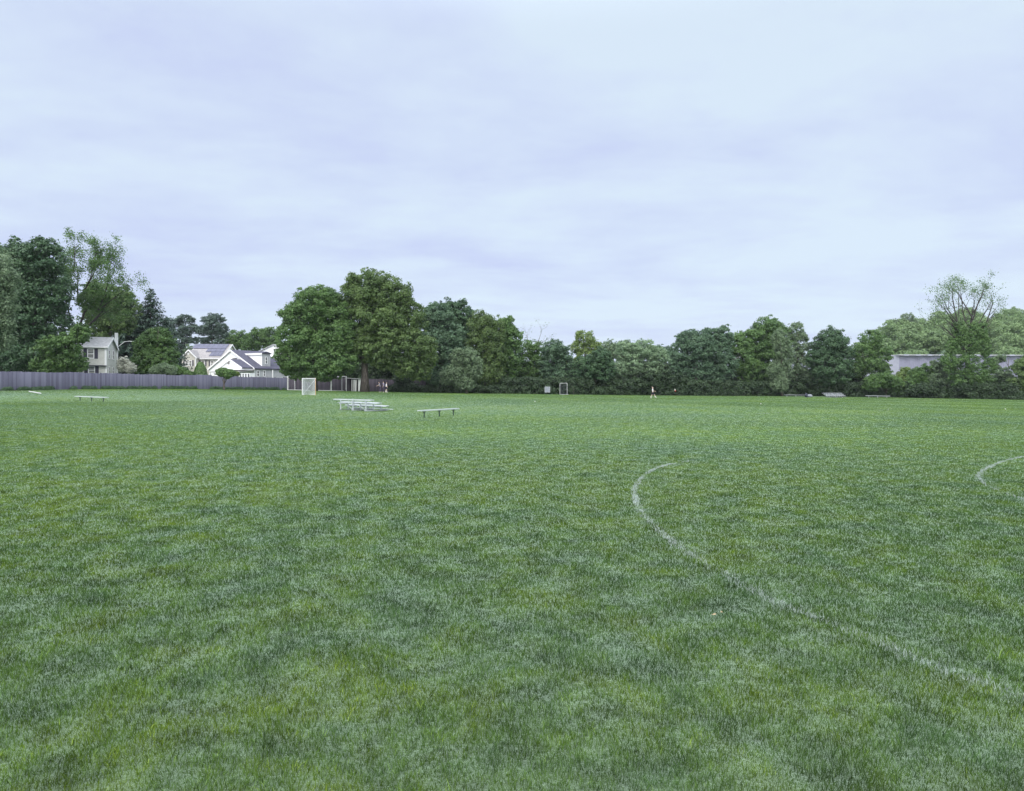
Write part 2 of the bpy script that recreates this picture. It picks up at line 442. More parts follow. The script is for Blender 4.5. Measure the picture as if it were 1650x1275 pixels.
# ------------------------------------------------------------------ grass blades
rng = np.random.default_rng(7)
def blades(x, y, h, w, lean, tint, bend=True):
    n = len(x)
    z = gz(x, y)
    ph = rng.uniform(0, 2 * np.pi, n)      # direction the blade face is turned
    ld = rng.uniform(0, 2 * np.pi, n)
    lx, ly = np.cos(ld) * lean * h, np.sin(ld) * lean * h
    sx, sy = np.cos(ph) * w / 2, np.sin(ph) * w / 2
    hz = h * np.sqrt(np.clip(1 - (lean * .8) ** 2, .05, 1))
    b0 = np.stack([x - sx, y - sy, z - .003], -1); b1 = np.stack([x + sx, y + sy, z - .003], -1)
    m0 = np.stack([x - sx * .8 + lx * .35, y - sy * .8 + ly * .35, z + hz * .62], -1)
    m1 = np.stack([x + sx * .8 + lx * .35, y + sy * .8 + ly * .35, z + hz * .62], -1)
    t = np.stack([x + lx, y + ly, z + hz], -1)
    if bend:
        V = np.stack([b0, b1, m1, m0, t], 1).reshape(-1, 3)
        i = np.arange(n)[:, None] * 5
        return V, [np.concatenate([i, i + 1, i + 2, i + 3], 1), np.concatenate([i + 3, i + 2, i + 4], 1)], np.repeat(tint, 5)
    V = np.stack([b0, b1, t], 1).reshape(-1, 3)
    i = np.arange(n)[:, None] * 3
    return V, [np.concatenate([i, i + 1, i + 2], 1)], np.repeat(tint, 3)
def wedge(y0, y1, dens, margin=1.15, side=1.2):
    a = lambda y: y * .75 * margin + side
    n = int(dens * (a(y0) + a(y1)) * (y1 - y0))
    y = np.sqrt(rng.uniform(y0 ** 2, y1 ** 2, n)) if y0 > 0 else rng.uniform(y0, y1, n)
    x = rng.uniform(-1, 1, n) * a(y)
    return x, y
VS, FS, TS, off = [], [], [], 0
def push(b):
    global off
    V, f, t = b
    VS.append(V); FS.extend([k + off for k in f]); TS.append(t); off += len(V)
def vnoise(x, y, s, seed):
    r = np.random.default_rng(seed); o = 0
    for k in range(5):
        a, b = r.uniform(.6, 1.6) / s, r.uniform(.6, 1.6) / s
        th, p = r.uniform(0, 6.28), r.uniform(0, 6.28)
        o = o + np.sin((x * np.cos(th) + y * np.sin(th)) * a * 2 + p) * np.cos((y * np.cos(th) - x * np.sin(th)) * b * 2 + p * 2)
    return o / 2.5
yb = 1.6
while yb < 135:
    y1 = yb * 1.05; ym = (yb + y1) / 2
    w = .0011 * ym ** .85; h = max(.015, .030 - .0042 * math.log(max(ym, 2) / 3)); con = float(np.interp(ym, [4, 10, 20, 40, 70], [1, .8, .5, .28, .12]))
    dens = min(14000, 1.15 * (3 / max(ym, 3)) ** .55 / (w * h))
    X, Y = wedge(yb, y1, dens)
    fb = float(np.interp(ym, [7, 15], [1, 0]))
    sel = rng.uniform(0, 1, len(X)) < fb
    for bend, x, y in ((True, X[sel], Y[sel]), (False, X[~sel], Y[~sel])):
        if not len(x): continue
        cl = vnoise(x, y, .09, 5); c2 = vnoise(x, y, .3, 3)
        hh = h * rng.uniform(.5, 1.35, len(x)) * (1 + .38 * cl + .32 * c2) * np.where(rng.uniform(0, 1, len(x)) > .985, 1.9, 1)
        hh = np.clip(hh, .008, .10)
        tn = np.clip(rng.uniform(0, 1, len(x)) ** 1.15 + .10 * cl, 0, 1)
        push(blades(x, y, hh, w * (1 if bend else 1.42) * rng.uniform(.6, 1.3, len(x)), rng.uniform(.3, 1.15, len(x)) * float(np.interp(ym, [5, 40], [.92, 1.25])), .5 + (tn - .5) * con, bend))
    yb = y1
V = np.concatenate(VS); T = np.concatenate(TS)
q = [f for f in FS if f.shape[1] == 4]; t3 = [f for f in FS if f.shape[1] == 3]
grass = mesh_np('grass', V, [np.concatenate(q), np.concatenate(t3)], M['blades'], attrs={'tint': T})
tag(grass, kind='stuff')

# ------------------------------------------------------------------ painted field lines: chalked grass blades standing along the marking
def line_pts(pix, step=.1):
    P = [hit(*p) for p in pix]
    P = [np.array((p.x, p.y)) for p in P]
    out = []
    n = len(P)
    for i in range(n - 1):
        p0, p1, p2, p3 = P[max(i - 1, 0)], P[i], P[i + 1], P[min(i + 2, n - 1)]
        k = max(2, int(np.linalg.norm(p2 - p1) / step))
        for j in range(k):
            t = j / k
            out.append(.5 * ((2 * p1) + (-p0 + p2) * t + (2 * p0 - 5 * p1 + 4 * p2 - p3) * t * t + (-p0 + 3 * p1 - 3 * p2 + p3) * t ** 3))
    out.append(P[-1]); return np.array(out)
def field_line(pix, width, dens, strength, wide_blade, seed, h=.036, per_m=None):
    global rng
    rng = np.random.default_rng(seed)
    C = line_pts(pix)
    segl = np.hypot(*np.diff(C, axis=0).T); s = np.concatenate([[0], np.cumsum(segl)])
    n = int(s[-1] * width * dens)
    u = rng.uniform(0, s[-1], n); off_ = rng.normal(0, width / 2.6, n)
    x = np.interp(u, s, C[:, 0]); y = np.interp(u, s, C[:, 1]); off_ = off_ * np.interp(y, [3, 8, 14], [1.35, 1.0, .7])
    tx = np.interp(u + .05, s, C[:, 0]) - np.interp(u - .05, s, C[:, 0]); ty = np.interp(u + .05, s, C[:, 1]) - np.interp(u - .05, s, C[:, 1])
    l = np.hypot(tx, ty) + 1e-9
    x = x - ty / l * off_; y = y + tx / l * off_
    # the paint has worn away in stretches
    k = strength + .45 * vnoise(u, u * 0, .55, seed) + .25 * vnoise(u, off_ * 4, .15, seed + 1)
    k = k + np.interp(y, [3, 7.5], [.62, 0])
    keep = rng.uniform(0, 1, n) < np.clip(k, .06, 1)
    x, y = x[keep], y[keep]; n = len(x)
    yy = np.maximum(y, 2)
    w = wide_blade * yy / 6 * rng.uniform(.6, 1.3, n)
    V, f, t = blades(x, y, h * rng.uniform(.7, 1.35, n), w, rng.uniform(.2, .9, n), rng.uniform(0, 1, n), True)
    o = mesh_np('field_line', V, f, M['paint'], attrs={'tint': t})
    return tag(o, kind='structure')
field_line([(1110, 744), (1080, 749), (1055, 757), (1035, 770), (1024, 787), (1024, 805), (1033, 825), (1050, 845), (1075, 868), (1110, 893), (1165, 926), (1210, 952), (1260, 978),
            (1330, 1003), (1390, 1028), (1440, 1050), (1500, 1074), (1560, 1096), (1620, 1116), (1700, 1150)], .08, 5200, .42, .0032, 41)
field_line([(1720, 728), (1650, 737), (1615, 745), (1590, 756), (1578, 766), (1584, 778), (1602, 789), (1630, 800), (1660, 809), (1730, 832)], .085, 2400, .36, .0038, 42)
field_line([(1140, 673.5), (1200, 669), (1240, 666), (1275, 663.5)], .10, 120, .3, .005, 43)
field_line([(1404, 671), (1412, 666), (1420, 660)], .3, 30, .1, .004, 44)
field_line([(1417, 675), (1425, 669), (1434, 658)], .3, 40, .15, .004, 45)

# ------------------------------------------------------------------ trees
def quads_from(c, nrm, size, rg, aspect=.75):
    n = len(c)
    nrm = nrm / (np.linalg.norm(nrm, axis=1, keepdims=True) + 1e-9)
    r = rg.normal(size=(n, 3)); u = np.cross(nrm, r); u /= (np.linalg.norm(u, axis=1, keepdims=True) + 1e-9)
    v = np.cross(nrm, u)
    a = (size * .5)[:, None]; b = a * aspect
    k = rg.uniform(-.25, .25, (n, 1)) * a
    P = np.stack([c - u * a, c - v * b + nrm * k, c + u * a * rg.uniform(.7, 1.2, (n, 1)), c + v * b * rg.uniform(.7, 1.1, (n, 1))], 1)
    return P.reshape(-1, 3)
def leaf_obj(name, C, Nn, S, Tn, mat, parent, rg, origin):
    V = quads_from(C, Nn, S, rg) - np.array(origin)[None]
    n = len(C); i = np.arange(n)[:, None] * 4
    return mesh_np(name, V, [np.concatenate([i, i + 1, i + 2, i + 3], 1)], mat, parent, attrs={'tint': np.repeat(Tn, 4)})
def rdir(n, rg):
    v = rg.normal(size=(n, 3)); return v / np.linalg.norm(v, axis=1, keepdims=True)
def crown_pts(lobes, rg, leaf=.3, cover=1.5, clump=(.16, .30), fill=.35, flat=.75, rough=1.0):
    """lobes: (centre xyz, rx, ry, rz) in metres -> leaf centres, normals, sizes, tints"""
    C, Nn, S, T = [], [], [], []
    for (c, rx, ry, rz) in lobes:
        c = np.array(c); rm = (rx * ry * rz) ** (1 / 3)
        rc0 = rm * (clump[0] + clump[1]) / 2
        nc = int(6.5 * (rm / rc0) ** 2 * .62)
        dirs = rdir(nc, rg)
        rc = np.clip(rm * rg.uniform(clump[0], clump[1], nc), .35, 1.9)
        rad = rg.uniform(.55, 1.0, nc) ** .6
        cc = c + dirs * np.array([rx, ry, rz]) * (rad * (1 - rc / rm * .55) + rg.normal(0, .05 * rough, nc))[:, None]
        out = rg.uniform(0, 1, nc) < .12
        cc = np.where(out[:, None], c + dirs * np.array([rx, ry, rz]) * rg.uniform(.97, 1.05, nc)[:, None], cc); rc = np.where(out, rc * .55, rc)
        ct = rg.uniform(0, 1, nc)
        leaf_ = leaf * .86; nl = np.maximum(6, (cover * 4 * math.pi * rc ** 2 * .5 / (leaf * leaf * .42)).astype(int))
        idx = np.repeat(np.arange(nc), nl); n = len(idx)
        dd = rdir(n, rg); dd[:, 2] = dd[:, 2] * .9 + .18; dd += dirs[idx] * .45
        dd /= np.linalg.norm(dd, axis=1, keepdims=True)
        rr = rc[idx] * np.clip(rg.normal(.86, .24, n), .2, 1.5)
        p = cc[idx] + dd * rr[:, None] * np.array([1, 1, flat])
        C.append(p); Nn.append(dd * .9 + np.array([0, 0, .35]) + rg.normal(0, .55, (n, 3)))
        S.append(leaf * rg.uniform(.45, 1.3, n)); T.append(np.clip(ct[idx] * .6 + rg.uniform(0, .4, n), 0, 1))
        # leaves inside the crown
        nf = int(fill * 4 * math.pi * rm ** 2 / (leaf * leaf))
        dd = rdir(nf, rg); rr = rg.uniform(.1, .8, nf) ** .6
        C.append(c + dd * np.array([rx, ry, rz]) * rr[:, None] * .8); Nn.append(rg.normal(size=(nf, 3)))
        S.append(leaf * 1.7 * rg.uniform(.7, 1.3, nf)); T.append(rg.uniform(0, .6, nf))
    return [np.concatenate(a) for a in (C, Nn, S, T)]
def px_lobes(D, lobes, rg, depth=.85):
    out = []
    for l in lobes:
        cx, cy, rx, ry = l[:4]; dd = l[4] if len(l) > 4 else rg.uniform(-.25, .25) * rx * D / F
        k = (D + dd) / F
        p = at(cx, D + dd, cy)
        out.append(((p.x, p.y, p.z), rx * k, rx * k * depth, ry * k))
    return out
def limbs(mb, base, top, r0, lobes, rg, k=7, wob=.06):
    h = top - base.z
    pts, rad = [], []
    n = 7
    for i in range(n):
        t = i / (n - 1)
        pts.append(Vector((base.x + rg.normal(0, wob) * h * .12 * t, base.y + rg.normal(0, wob) * h * .12 * t, base.z - .15 + (h + .15) * t)))
        rad.append(r0 * ((1.35 if i == 0 else 1.0) * (1 - .72 * t)))
    mb.tube(pts, rad, k)
    for (c, rx, ry, rz) in lobes:
        for q in range(2):
            i = rg.integers(2, n - 1); s = pts[i]; e = Vector(c) + Vector((rg.normal() * rx * .45, rg.normal() * ry * .45, rg.normal() * rz * .3))
            if (e - s).length < .8: continue
            m = s.lerp(e, .5) + Vector((0, 0, -.06 * (e - s).length + .3)); r = rad[i] * .5
            mb.tube([s, m, e], [r, r * .6, r * .2], 5)
TREES_G = {}
def tree(name, label, cat, px, D, base_py, lobes, mat, leaf=.30, cover=1.5, r0=.3, bark='bark', seed=0, group=None, fill=.35, clump=(.16, .30), flat=.75, depth=.85, top=None, trunk=True, rough=1.0):
    rg = np.random.default_rng(seed * 13 + 5)
    p = at(px, D)
    o = empty(name, p, 0, label, cat, group)
    L_ = px_lobes(D, lobes, rg, depth)
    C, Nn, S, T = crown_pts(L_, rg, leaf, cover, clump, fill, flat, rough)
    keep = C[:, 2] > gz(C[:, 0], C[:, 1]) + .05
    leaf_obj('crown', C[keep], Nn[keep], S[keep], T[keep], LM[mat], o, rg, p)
    if trunk:
        mb = MB(); tz = top if top else max(l[0][2] for l in L_)
        limbs(mb, p, tz, r0, L_, rg)
        mb.v = [(v[0] - p.x, v[1] - p.y, v[2] - p.z) for v in mb.v]
        mb.build('trunk', M[bark], o, fix=False, smooth_=True)
    return o

def branch(mb, p, d, length, r, depth, rg, tips, spread=.55, up=.15, ratio=.72, kids=(2, 3)):
    q = p; dd = d.normalized(); pts = [p]; rad = [r]
    for i in range(3):
        dd = (dd + Vector(rg.normal(0, .13, 3)) + Vector((0, 0, up * .3))).normalized()
        q = q + dd * length / 3; pts.append(q); rad.append(r * (1 - .14 * (i + 1)))
        if depth <= 2: tips.append((q.copy(), dd.copy(), depth))
    mb.tube(pts, rad, 5 if r > .05 else 3, cap=False)
    if depth == 0: return
    for k in range(rg.integers(kids[0], kids[1] + 1)):
        nd = (dd + Vector(rg.normal(0, spread, 3)) + Vector((0, 0, up))).normalized()
        branch(mb, pts[rg.integers(2, 4)], nd, length * ratio * rg.uniform(.8, 1.2), rad[-1] * .68, depth - 1, rg, tips, spread, up, ratio, kids)
def open_tree(name, label, cat, px, D, starts, mat, leaf, per_tip, seed, bark='bark', group=None, spread=.5, up=.12, jitter=.5, extra=None, levels=4, ratio=.74):
    rg = np.random.default_rng(seed)
    p = at(px, D); o = empty(name, p, 0, label, cat, group)
    mb = MB(); tips = []
    for (x0, y0, x1, y1, r, ln, lv) in starts:
        a = at(x0, D, y0) if y0 is not None else Vector((p.x, p.y, p.z - .1)); b = at(x1, D, y1)
        a.y += 0; b.y += rg.normal(0, .8)
        mid = a.lerp(b, .5) + Vector((rg.normal(0, .12), rg.normal(0, .2), 0))
        mb.tube([a, mid, b], [r, r * .8, r * .6], 6, cap=False)
        for k in range(3):
            branch(mb, a.lerp(b, [.45, .75, 1][k]), (b - a).normalized() + Vector(rg.normal(0, .45 if k < 2 else .15, 3)), ln * rg.uniform(.8, 1.2), r * .45, lv, rg, tips, spread, up, ratio)
    mb.v = [(v[0] - p.x, v[1] - p.y, v[2] - p.z) for v in mb.v]
    mb.build('trunk', M[bark], o, fix=False, smooth_=True)
    P = np.array([t[0] for t in tips]); n = len(P)
    idx = np.repeat(np.arange(n), per_tip)
    C = P[idx] + rg.normal(0, jitter, (len(idx), 3))
    T = rg.uniform(0, 1, len(idx)); S = leaf * rg.uniform(.6, 1.3, len(idx)); Nn = rg.normal(size=(len(idx), 3)) + np.array([0, 0, .5])
    if extra:
        C2, N2, S2, T2 = crown_pts(px_lobes(D, extra, rg), rg, leaf * 1.25, .8, fill=.2)
        C = np.concatenate([C, C2]); Nn = np.concatenate([Nn, N2]); S = np.concatenate([S, S2]); T = np.concatenate([T, T2])
    k = C[:, 2] > gz(C[:, 0], C[:, 1]) + .1
    leaf_obj('crown', C[k], Nn[k], S[k], T[k], LM[mat], o, rg, p)
    return o
def spruce(label, px, D, top_py, base_py, half_px, seed, mat='spruce'):
    rg = np.random.default_rng(seed)
    p = at(px, D); o = empty('spruce_tree', p, 0, label, 'spruce', 'dark spruces behind the round tree')
    ztop = EYE + (HY - top_py) * D / F; h = ztop - p.z; Rm = half_px * D / F
    MB().tube([(0, 0, -.1), (0, 0, h * .5), (0, 0, h)], [.28, .16, .02], 6).build('trunk', M['darkbark'], o, fix=False)
    C, Nn, S, T = [], [], [], []
    tiers = int(h / .42)
    for i in range(tiers):
        t = i / tiers; z = h * (.1 + .9 * t); Rr = Rm * (1 - t) ** .72 * (1 if i % 2 else .85) + .12
        nb = max(7, int(24 * (1 - t) + 7))
        for b in range(nb):
            a = rg.uniform(0, 6.28); ln = Rr * rg.uniform(.7, 1.12)
            m = max(3, int(ln / .16))
            s = rg.uniform(.15, 1, m * 2)
            x = np.cos(a) * s * ln; y = np.sin(a) * s * ln
            zz = z - .28 * s * ln + .12 * (s * ln) ** 2 / (ln + .01)
            q = np.stack([x, y, zz], -1) + rg.normal(0, .13, (len(s), 3))
            C.append(q); Nn.append(np.stack([np.cos(a) * np.ones(len(s)) * .4, np.sin(a) * np.ones(len(s)) * .4, np.ones(len(s))], -1) + rg.normal(0, .5, (len(s), 3)))
            S.append(rg.uniform(.2, .45, len(s))); T.append(rg.uniform(0, 1, len(s)))
    C, Nn, S, T = [np.concatenate(a) for a in (C, Nn, S, T)]
    leaf_obj('crown', C, Nn, S, T, LM[mat], o, rg, (0, 0, 0))
def pine(label, px, D, pads, seed, lean=0):
    rg = np.random.default_rng(seed)
    p = at(px, D); o = empty('pine_tree', p, 0, label, 'pine', 'pines beyond the beige house')
    mb = MB(); L_ = px_lobes(D, pads, rg, .9)
    tz = max(l[0][2] for l in L_)
    pts = [Vector((p.x + lean * t * t + rg.normal(0, .08), p.y, p.z + (tz - p.z) * t)) for t in (0, .25, .5, .75, 1)]
    mb.tube(pts, [.38, .33, .27, .19, .06], 7)
    for (c, rx, ry, rz) in L_:
        t = np.clip((c[2] - p.z) / (tz - p.z) - .06, .2, .95); i = int(t * 4); s = pts[i].lerp(pts[min(i + 1, 4)], t * 4 - i)
        mb.tube([s, s.lerp(Vector(c), .5) + Vector((0, 0, -.2)), Vector(c)], [.11, .08, .03], 5)
    mb.v = [(v[0] - p.x, v[1] - p.y, v[2] - p.z) for v in mb.v]
    mb.build('trunk', M['darkbark'], o, fix=False)
    C, Nn, S, T = crown_pts([(c, a * 1.22, b_ * 1.2, d_ * 1.2) for c, a, b_, d_ in L_], rg, .3, 1.2, (.25, .45), .15, .6, 1.6)
    leaf_obj('crown', C, Nn, S, T, LM['pine'], o, rg, p)

GT = 'trees behind the left fence'; GM = 'trees along the middle of the far edge'; GR = 'trees along the right of the far edge'
BT = 'broadleaf_tree'
# --- left group
tree('willow_tree', 'light green feathery tree cut by the left edge of the photo', 'tree', -8, 76, 610,
     [(-12, 440, 36, 45), (4, 478, 26, 48), (-8, 530, 30, 45), (-40, 500, 45, 70)], 'grey', .24, 1.3, .3, seed=1, group=GT, clump=(.2, .34), flat=1.2)
tree(BT, 'tall dark maple rising behind the fence, second tree from the left edge', 'tree', 52, 90, 610,
     [(30, 420, 34, 36), (66, 415, 36, 34), (45, 460, 45, 45), (80, 470, 32, 48), (55, 520, 50, 48), (22, 505, 30, 50), (60, 575, 52, 34), (12, 575, 34, 34)], 'dark', .30, 1.5, .45, 'darkbark', seed=2, group=GT)
tree(BT, 'low spreading dark tree hiding the left end of the grey house', 'tree', 105, 88, 610,
     [(100, 560, 30, 24), (118, 585, 24, 20), (85, 590, 34, 20), (128, 540, 15, 16), (72, 570, 20, 26)], 'mid', .26, 1.3, .22, 'darkbark', seed=3, group=GT)
open_tree('airy_tree', 'tall thin-leaved tree with bare limbs showing, above the grey house', 'tree', 112, 97,
          [(112, None, 116, 550, .28, 2.2, 3), (116, 550, 126, 490, .2, 2.0, 4), (116, 550, 158, 500, .17, 2.0, 4), (126, 490, 118, 440, .12, 1.9, 4), (126, 490, 146, 440, .13, 1.9, 4), (158, 500, 172, 455, .1, 1.8, 4),
           (116, 520, 102, 470, .12, 1.9, 4), (146, 440, 154, 412, .08, 1.6, 3), (118, 440, 120, 405, .08, 1.7, 3), (158, 500, 186, 470, .08, 1.7, 3), (172, 455, 180, 425, .07, 1.5, 3)],
          'mid', .20, 5, 17, 'darkbark', GT, .5, .08, .26, extra=[(112, 560, 22, 30), (128, 535, 16, 18), (150, 480, 26, 26)], ratio=.72)
tree(BT, 'soft olive tree rising behind the roof of the grey house', 'tree', 178, 116, 600,
     [(180, 482, 32, 26), (200, 498, 24, 30), (160, 500, 24, 34), (172, 524, 32, 24), (198, 520, 20, 20), (152, 470, 16, 20), (156, 545, 26, 16)], 'olive', .30, 1.2, .3, seed=5, group=GT, clump=(.14, .26))
spruce('tall dark spruce with the sharpest tip, left of the pines', 243, 132, 463, 600, 60, 6)
spruce('dark spruce half hidden by the olive tree, left of the tallest spruce', 204, 130, 456, 600, 56, 7)
spruce('short dark spruce low between the two tall spruces', 226, 136, 492, 600, 50, 8)
spruce('small dark spruce just right of the tallest spruce', 268, 140, 510, 600, 44, 9)
tree('round_tree', 'rounded dome-shaped green tree between the grey house and the beige house', 'tree', 251, 103, 604,
     [(251, 560, 34, 33), (249, 585, 37, 22), (240, 570, 27, 28), (261, 572, 27, 28)], 'mid', .22, 1.7, .3, seed=10, group=GT, clump=(.12, .2), rough=.4)
tree('blossoming_bush', 'whitish blossoming bush beside the right wall of the grey house', 'bush', 203, 98, 604,
     [(200, 588, 11, 13), (209, 593, 9, 10)], 'bloom', .20, 1.3, .06, seed=11, group='garden bushes behind the fence', clump=(.2, .36))
tree('garden_bush', 'loose light green bush peeping over the fence right of the round tree', 'bush', 262, 99, 604,
     [(252, 597, 10, 8), (263, 594, 9, 10), (276, 597, 8, 9)], 'grey', .18, 1.3, .05, seed=12, group='garden bushes behind the fence')
tree('garden_bush', 'green bush over the fence in front of the beige house gable', 'bush', 290, 101, 604,
     [(283, 596, 8, 9), (293, 599, 9, 7), (303, 603, 10, 5)], 'mid', .18, 1.3, .05, seed=13, group='garden bushes behind the fence')
# clipped cone
def cone_bush():
    rg = np.random.default_rng(14); p = at(323, 104)
    o = empty('conical_shrub', p, 0, 'clipped cone-shaped evergreen in front of the beige house', 'shrub', 'garden bushes behind the fence')
    n = 5200; t = rg.uniform(0, 1, n) ** .8; a = rg.uniform(0, 6.28, n)
    H = EYE + (HY - 583) * 104 / F - p.z; Rr = 1.25 * np.sqrt(np.clip(1 - t ** 1.7, 0, 1)) * rg.uniform(.88, 1.04, n)
    C = np.stack([np.cos(a) * Rr, np.sin(a) * Rr, t * H], -1)
    Nn = np.stack([np.cos(a), np.sin(a), .5 * np.ones(n)], -1) + rg.normal(0, .3, (n, 3))
    leaf_obj('foliage', C, Nn, rg.uniform(.1, .22, n), rg.uniform(.2, 1, n), LM['mid'], o, rg, (0, 0, 0))
    MB().tube([(0, 0, -.1), (0, 0, H * .8)], [.08, .03], 6).build('stem', M['darkbark'], o, fix=False)
cone_bush()
pine('open-crowned dark pine left of the other pine, above the beige house', 291, 178,
     [(280, 520, 14, 7), (298, 516, 12, 8), (306, 530, 13, 8), (286, 536, 13, 7), (272, 532, 10, 8), (300, 545, 12, 6), (288, 556, 9, 6), (312, 548, 9, 5)], 15, .5)
pine('dark pine with a wide tufted crown, right of the other pine', 343, 176,
     [(335, 515, 11, 8), (350, 514, 10, 8), (341, 527, 14, 8), (357, 529, 9, 8), (326, 533, 11, 7), (362, 540, 6, 5), (346, 541, 13, 7), (332, 549, 11, 5), (352, 552, 9, 5)], 16, -.4)
tree(BT, 'green tree behind the houses, just right of the pines', 'tree', 378, 190, 600, [(375, 550, 18, 17), (390, 548, 16, 16), (368, 562, 18, 12)], 'mid', .34, 1.3, .3, seed=17, group='trees behind the houses')
tree(BT, 'green tree behind the houses, left of the big maple', 'tree', 428, 186, 600, [(415, 545, 18, 17), (434, 541, 17, 16), (440, 560, 18, 18), (405, 558, 18, 14)], 'mid', .34, 1.3, .3, seed=18, group='trees behind the houses')
tree(BT, 'pale green tree low behind the beige house roof', 'tree', 296, 192, 600, [(296, 568, 16, 14), (318, 566, 14, 10), (275, 570, 14, 14)], 'grey', .34, 1.2, .3, seed=19, group='trees behind the houses')
# small tree in front of the fence
o = tree('small_tree', 'small twin-stemmed tree with a dark crown standing against the fence', 'tree', 361, 92, 626,
     [(356, 600, 7, 6), (367, 603, 8, 7), (361, 599, 8, 5), (372, 601, 6, 5)], 'mid', .18, 1.2, .14, seed=20, clump=(.2, .34))
tree('garden_bush', 'bright yellow-green bush in front of the white house porch', 'bush', 379, 106, 606,
     [(378, 603, 6, 4.5), (375, 605, 5, 4)], 'yellow', .16, 1.4, .04, seed=21, group='garden bushes behind the fence')
# --- big maple and oak
tree('maple_tree', 'big broad maple with boughs to the ground, left of the oak', 'tree', 506, 104, 632,
     [(508, 490, 38, 30), (486, 510, 34, 30), (530, 505, 34, 40), (478, 545, 36, 30), (515, 545, 42, 34), (470, 575, 28, 20), (500, 585, 40, 24), (540, 580, 34, 28), (465, 595, 14, 12), (548, 540, 30, 34), (520, 600, 34, 14), (490, 603, 24, 11)],
     'mid', .30, 1.5, .5, seed=22, group='two big trees by the stored goals')
tree('oak_tree', 'tallest broad oak with its brown trunk showing at the field edge', 'tree', 588, 106, 633,
     [(592, 466, 44, 34), (625, 480, 44, 36), (570, 490, 34, 34), (648, 515, 40, 36), (610, 520, 46, 38), (580, 545, 38, 30), (640, 560, 42, 34), (668, 560, 34, 30), (655, 590, 34, 20), (622, 575, 30, 24), (676, 595, 22, 20), (690, 578, 16, 16), (560, 575, 24, 24), (600, 560, 34, 26)],
     'olive', .30, 1.5, .62, 'bark', seed=23, group='two big trees by the stored goals', clump=(.15, .27))
# --- middle of the far edge
tree(BT, 'tree with layered green boughs directly right of the oak', 'tree', 712, 118, 634,
     [(703, 506, 20, 19), (694, 525, 20, 24), (706, 515, 28, 28), (722, 540, 26, 28), (700, 560, 30, 32), (728, 570, 24, 28), (705, 600, 30, 22)], 'bluish', .30, 1.5, .35, seed=24, group=GM)
tree(BT, 'very dark tall tree with a ragged top, behind the layered green one', 'tree', 738, 126, 634,
     [(722, 503, 20, 22), (742, 508, 24, 26), (752, 540, 24, 32), (735, 545, 26, 30), (755, 580, 20, 30)], 'dark', .30, 1.5, .35, 'darkbark', seed=25, group=GM, rough=1.6)
tree(BT, 'grey-green drooping tree right of the very dark tree', 'tree', 782, 122, 634,
     [(775, 525, 22, 24), (790, 535, 24, 28), (772, 560, 24, 28), (795, 575, 22, 30), (785, 600, 28, 24)], 'olive', .28, 1.4, .3, seed=26, group=GM, flat=1.1)
tree('willow_tree', 'low silvery-leaved tree at the foot of the very dark tree', 'tree', 752, 112, 634,
     [(756, 580, 18, 20), (765, 600, 13, 14), (738, 600, 22, 16), (722, 608, 16, 12), (748, 616, 20, 12), (738, 575, 14, 14), (768, 590, 10, 20)], 'grey', .26, 1.2, .2, seed=27, group=GM, flat=1.2)
tree(BT, 'rounded bright-topped tree at the right end of the tall row', 'tree', 816, 124, 635,
     [(812, 528, 22, 20), (822, 545, 20, 26), (805, 560, 22, 28), (825, 580, 18, 28), (812, 605, 22, 20)], 'mid', .30, 1.5, .3, seed=28, group=GM)
open_tree('sparse_tree', 'green tree with thin bare twigs sticking out of its top, right of the tall row', 'tree', 858, 130,
     [(858, None, 858, 580, .2, 2.4, 2), (858, 580, 850, 550, .1, 2.0, 2), (858, 580, 868, 548, .1, 2.0, 2)], 'mid', .2, 1, 29, 'bark', GM, .5, .15, .3,
     extra=[(850, 562, 20, 18), (868, 572, 20, 20), (855, 590, 24, 24), (845, 610, 22, 18), (870, 608, 22, 18)])
tree(BT, 'broad grey-green tree behind the small white board', 'tree', 895, 128, 635,
     [(895, 565, 22, 18), (908, 580, 18, 22), (885, 590, 22, 24), (902, 608, 24, 20)], 'bluish', .28, 1.4, .3, seed=30, group=GM)
tree(BT, 'bright yellow-green tree standing above its neighbours behind the narrow goal', 'tree', 943, 134, 635,
     [(942, 546, 18, 15), (956, 558, 14, 12), (932, 560, 14, 12), (945, 578, 20, 18), (930, 590, 18, 16)], 'yellow', .26, 1.0, .25, seed=31, group=GM, fill=.15)
tree(BT, 'dark tree under the bright yellow-green tree', 'tree', 958, 126, 635,
     [(965, 578, 20, 20), (945, 592, 22, 20), (975, 598, 20, 22), (935, 605, 22, 16)], 'dark', .28, 1.5, .3, 'darkbark', seed=32, group=GM)
tree(BT, 'hazy light tree standing back between the yellow-green and the silvery tree', 'tree', 988, 160, 635,
     [(982, 562, 16, 15), (998, 565, 18, 16), (975, 580, 18, 18)], 'grey', .34, 1.2, .3, seed=33, group=GM)
tree(BT, 'wide silvery green tree left of the running player', 'tree', 1030, 128, 636,
     [(1012, 568, 22, 20), (1038, 566, 24, 19), (1060, 578, 18, 20), (1022, 592, 26, 20), (1050, 600, 26, 18), (1000, 595, 16, 20)], 'pale', .28, 1.3, .3, seed=34, group=GM)
tree(BT, 'dark green small tree under the silvery tree, behind the running player', 'tree', 1052, 127, 636,
     [(1040, 612, 26, 16), (1065, 605, 18, 20), (1015, 612, 22, 14), (1075, 615, 16, 14)], 'brush', .28, 1.4, .2, 'darkbark', seed=35, group=GM)
tree(BT, 'distant blue-green tree in the dip left of the dark round-headed row', 'tree', 1074, 260, 620,
     [(1062, 565, 14, 11), (1078, 570, 13, 13), (1050, 568, 12, 12)], 'bluish', .5, 1.3, .3, seed=36, group=GM)
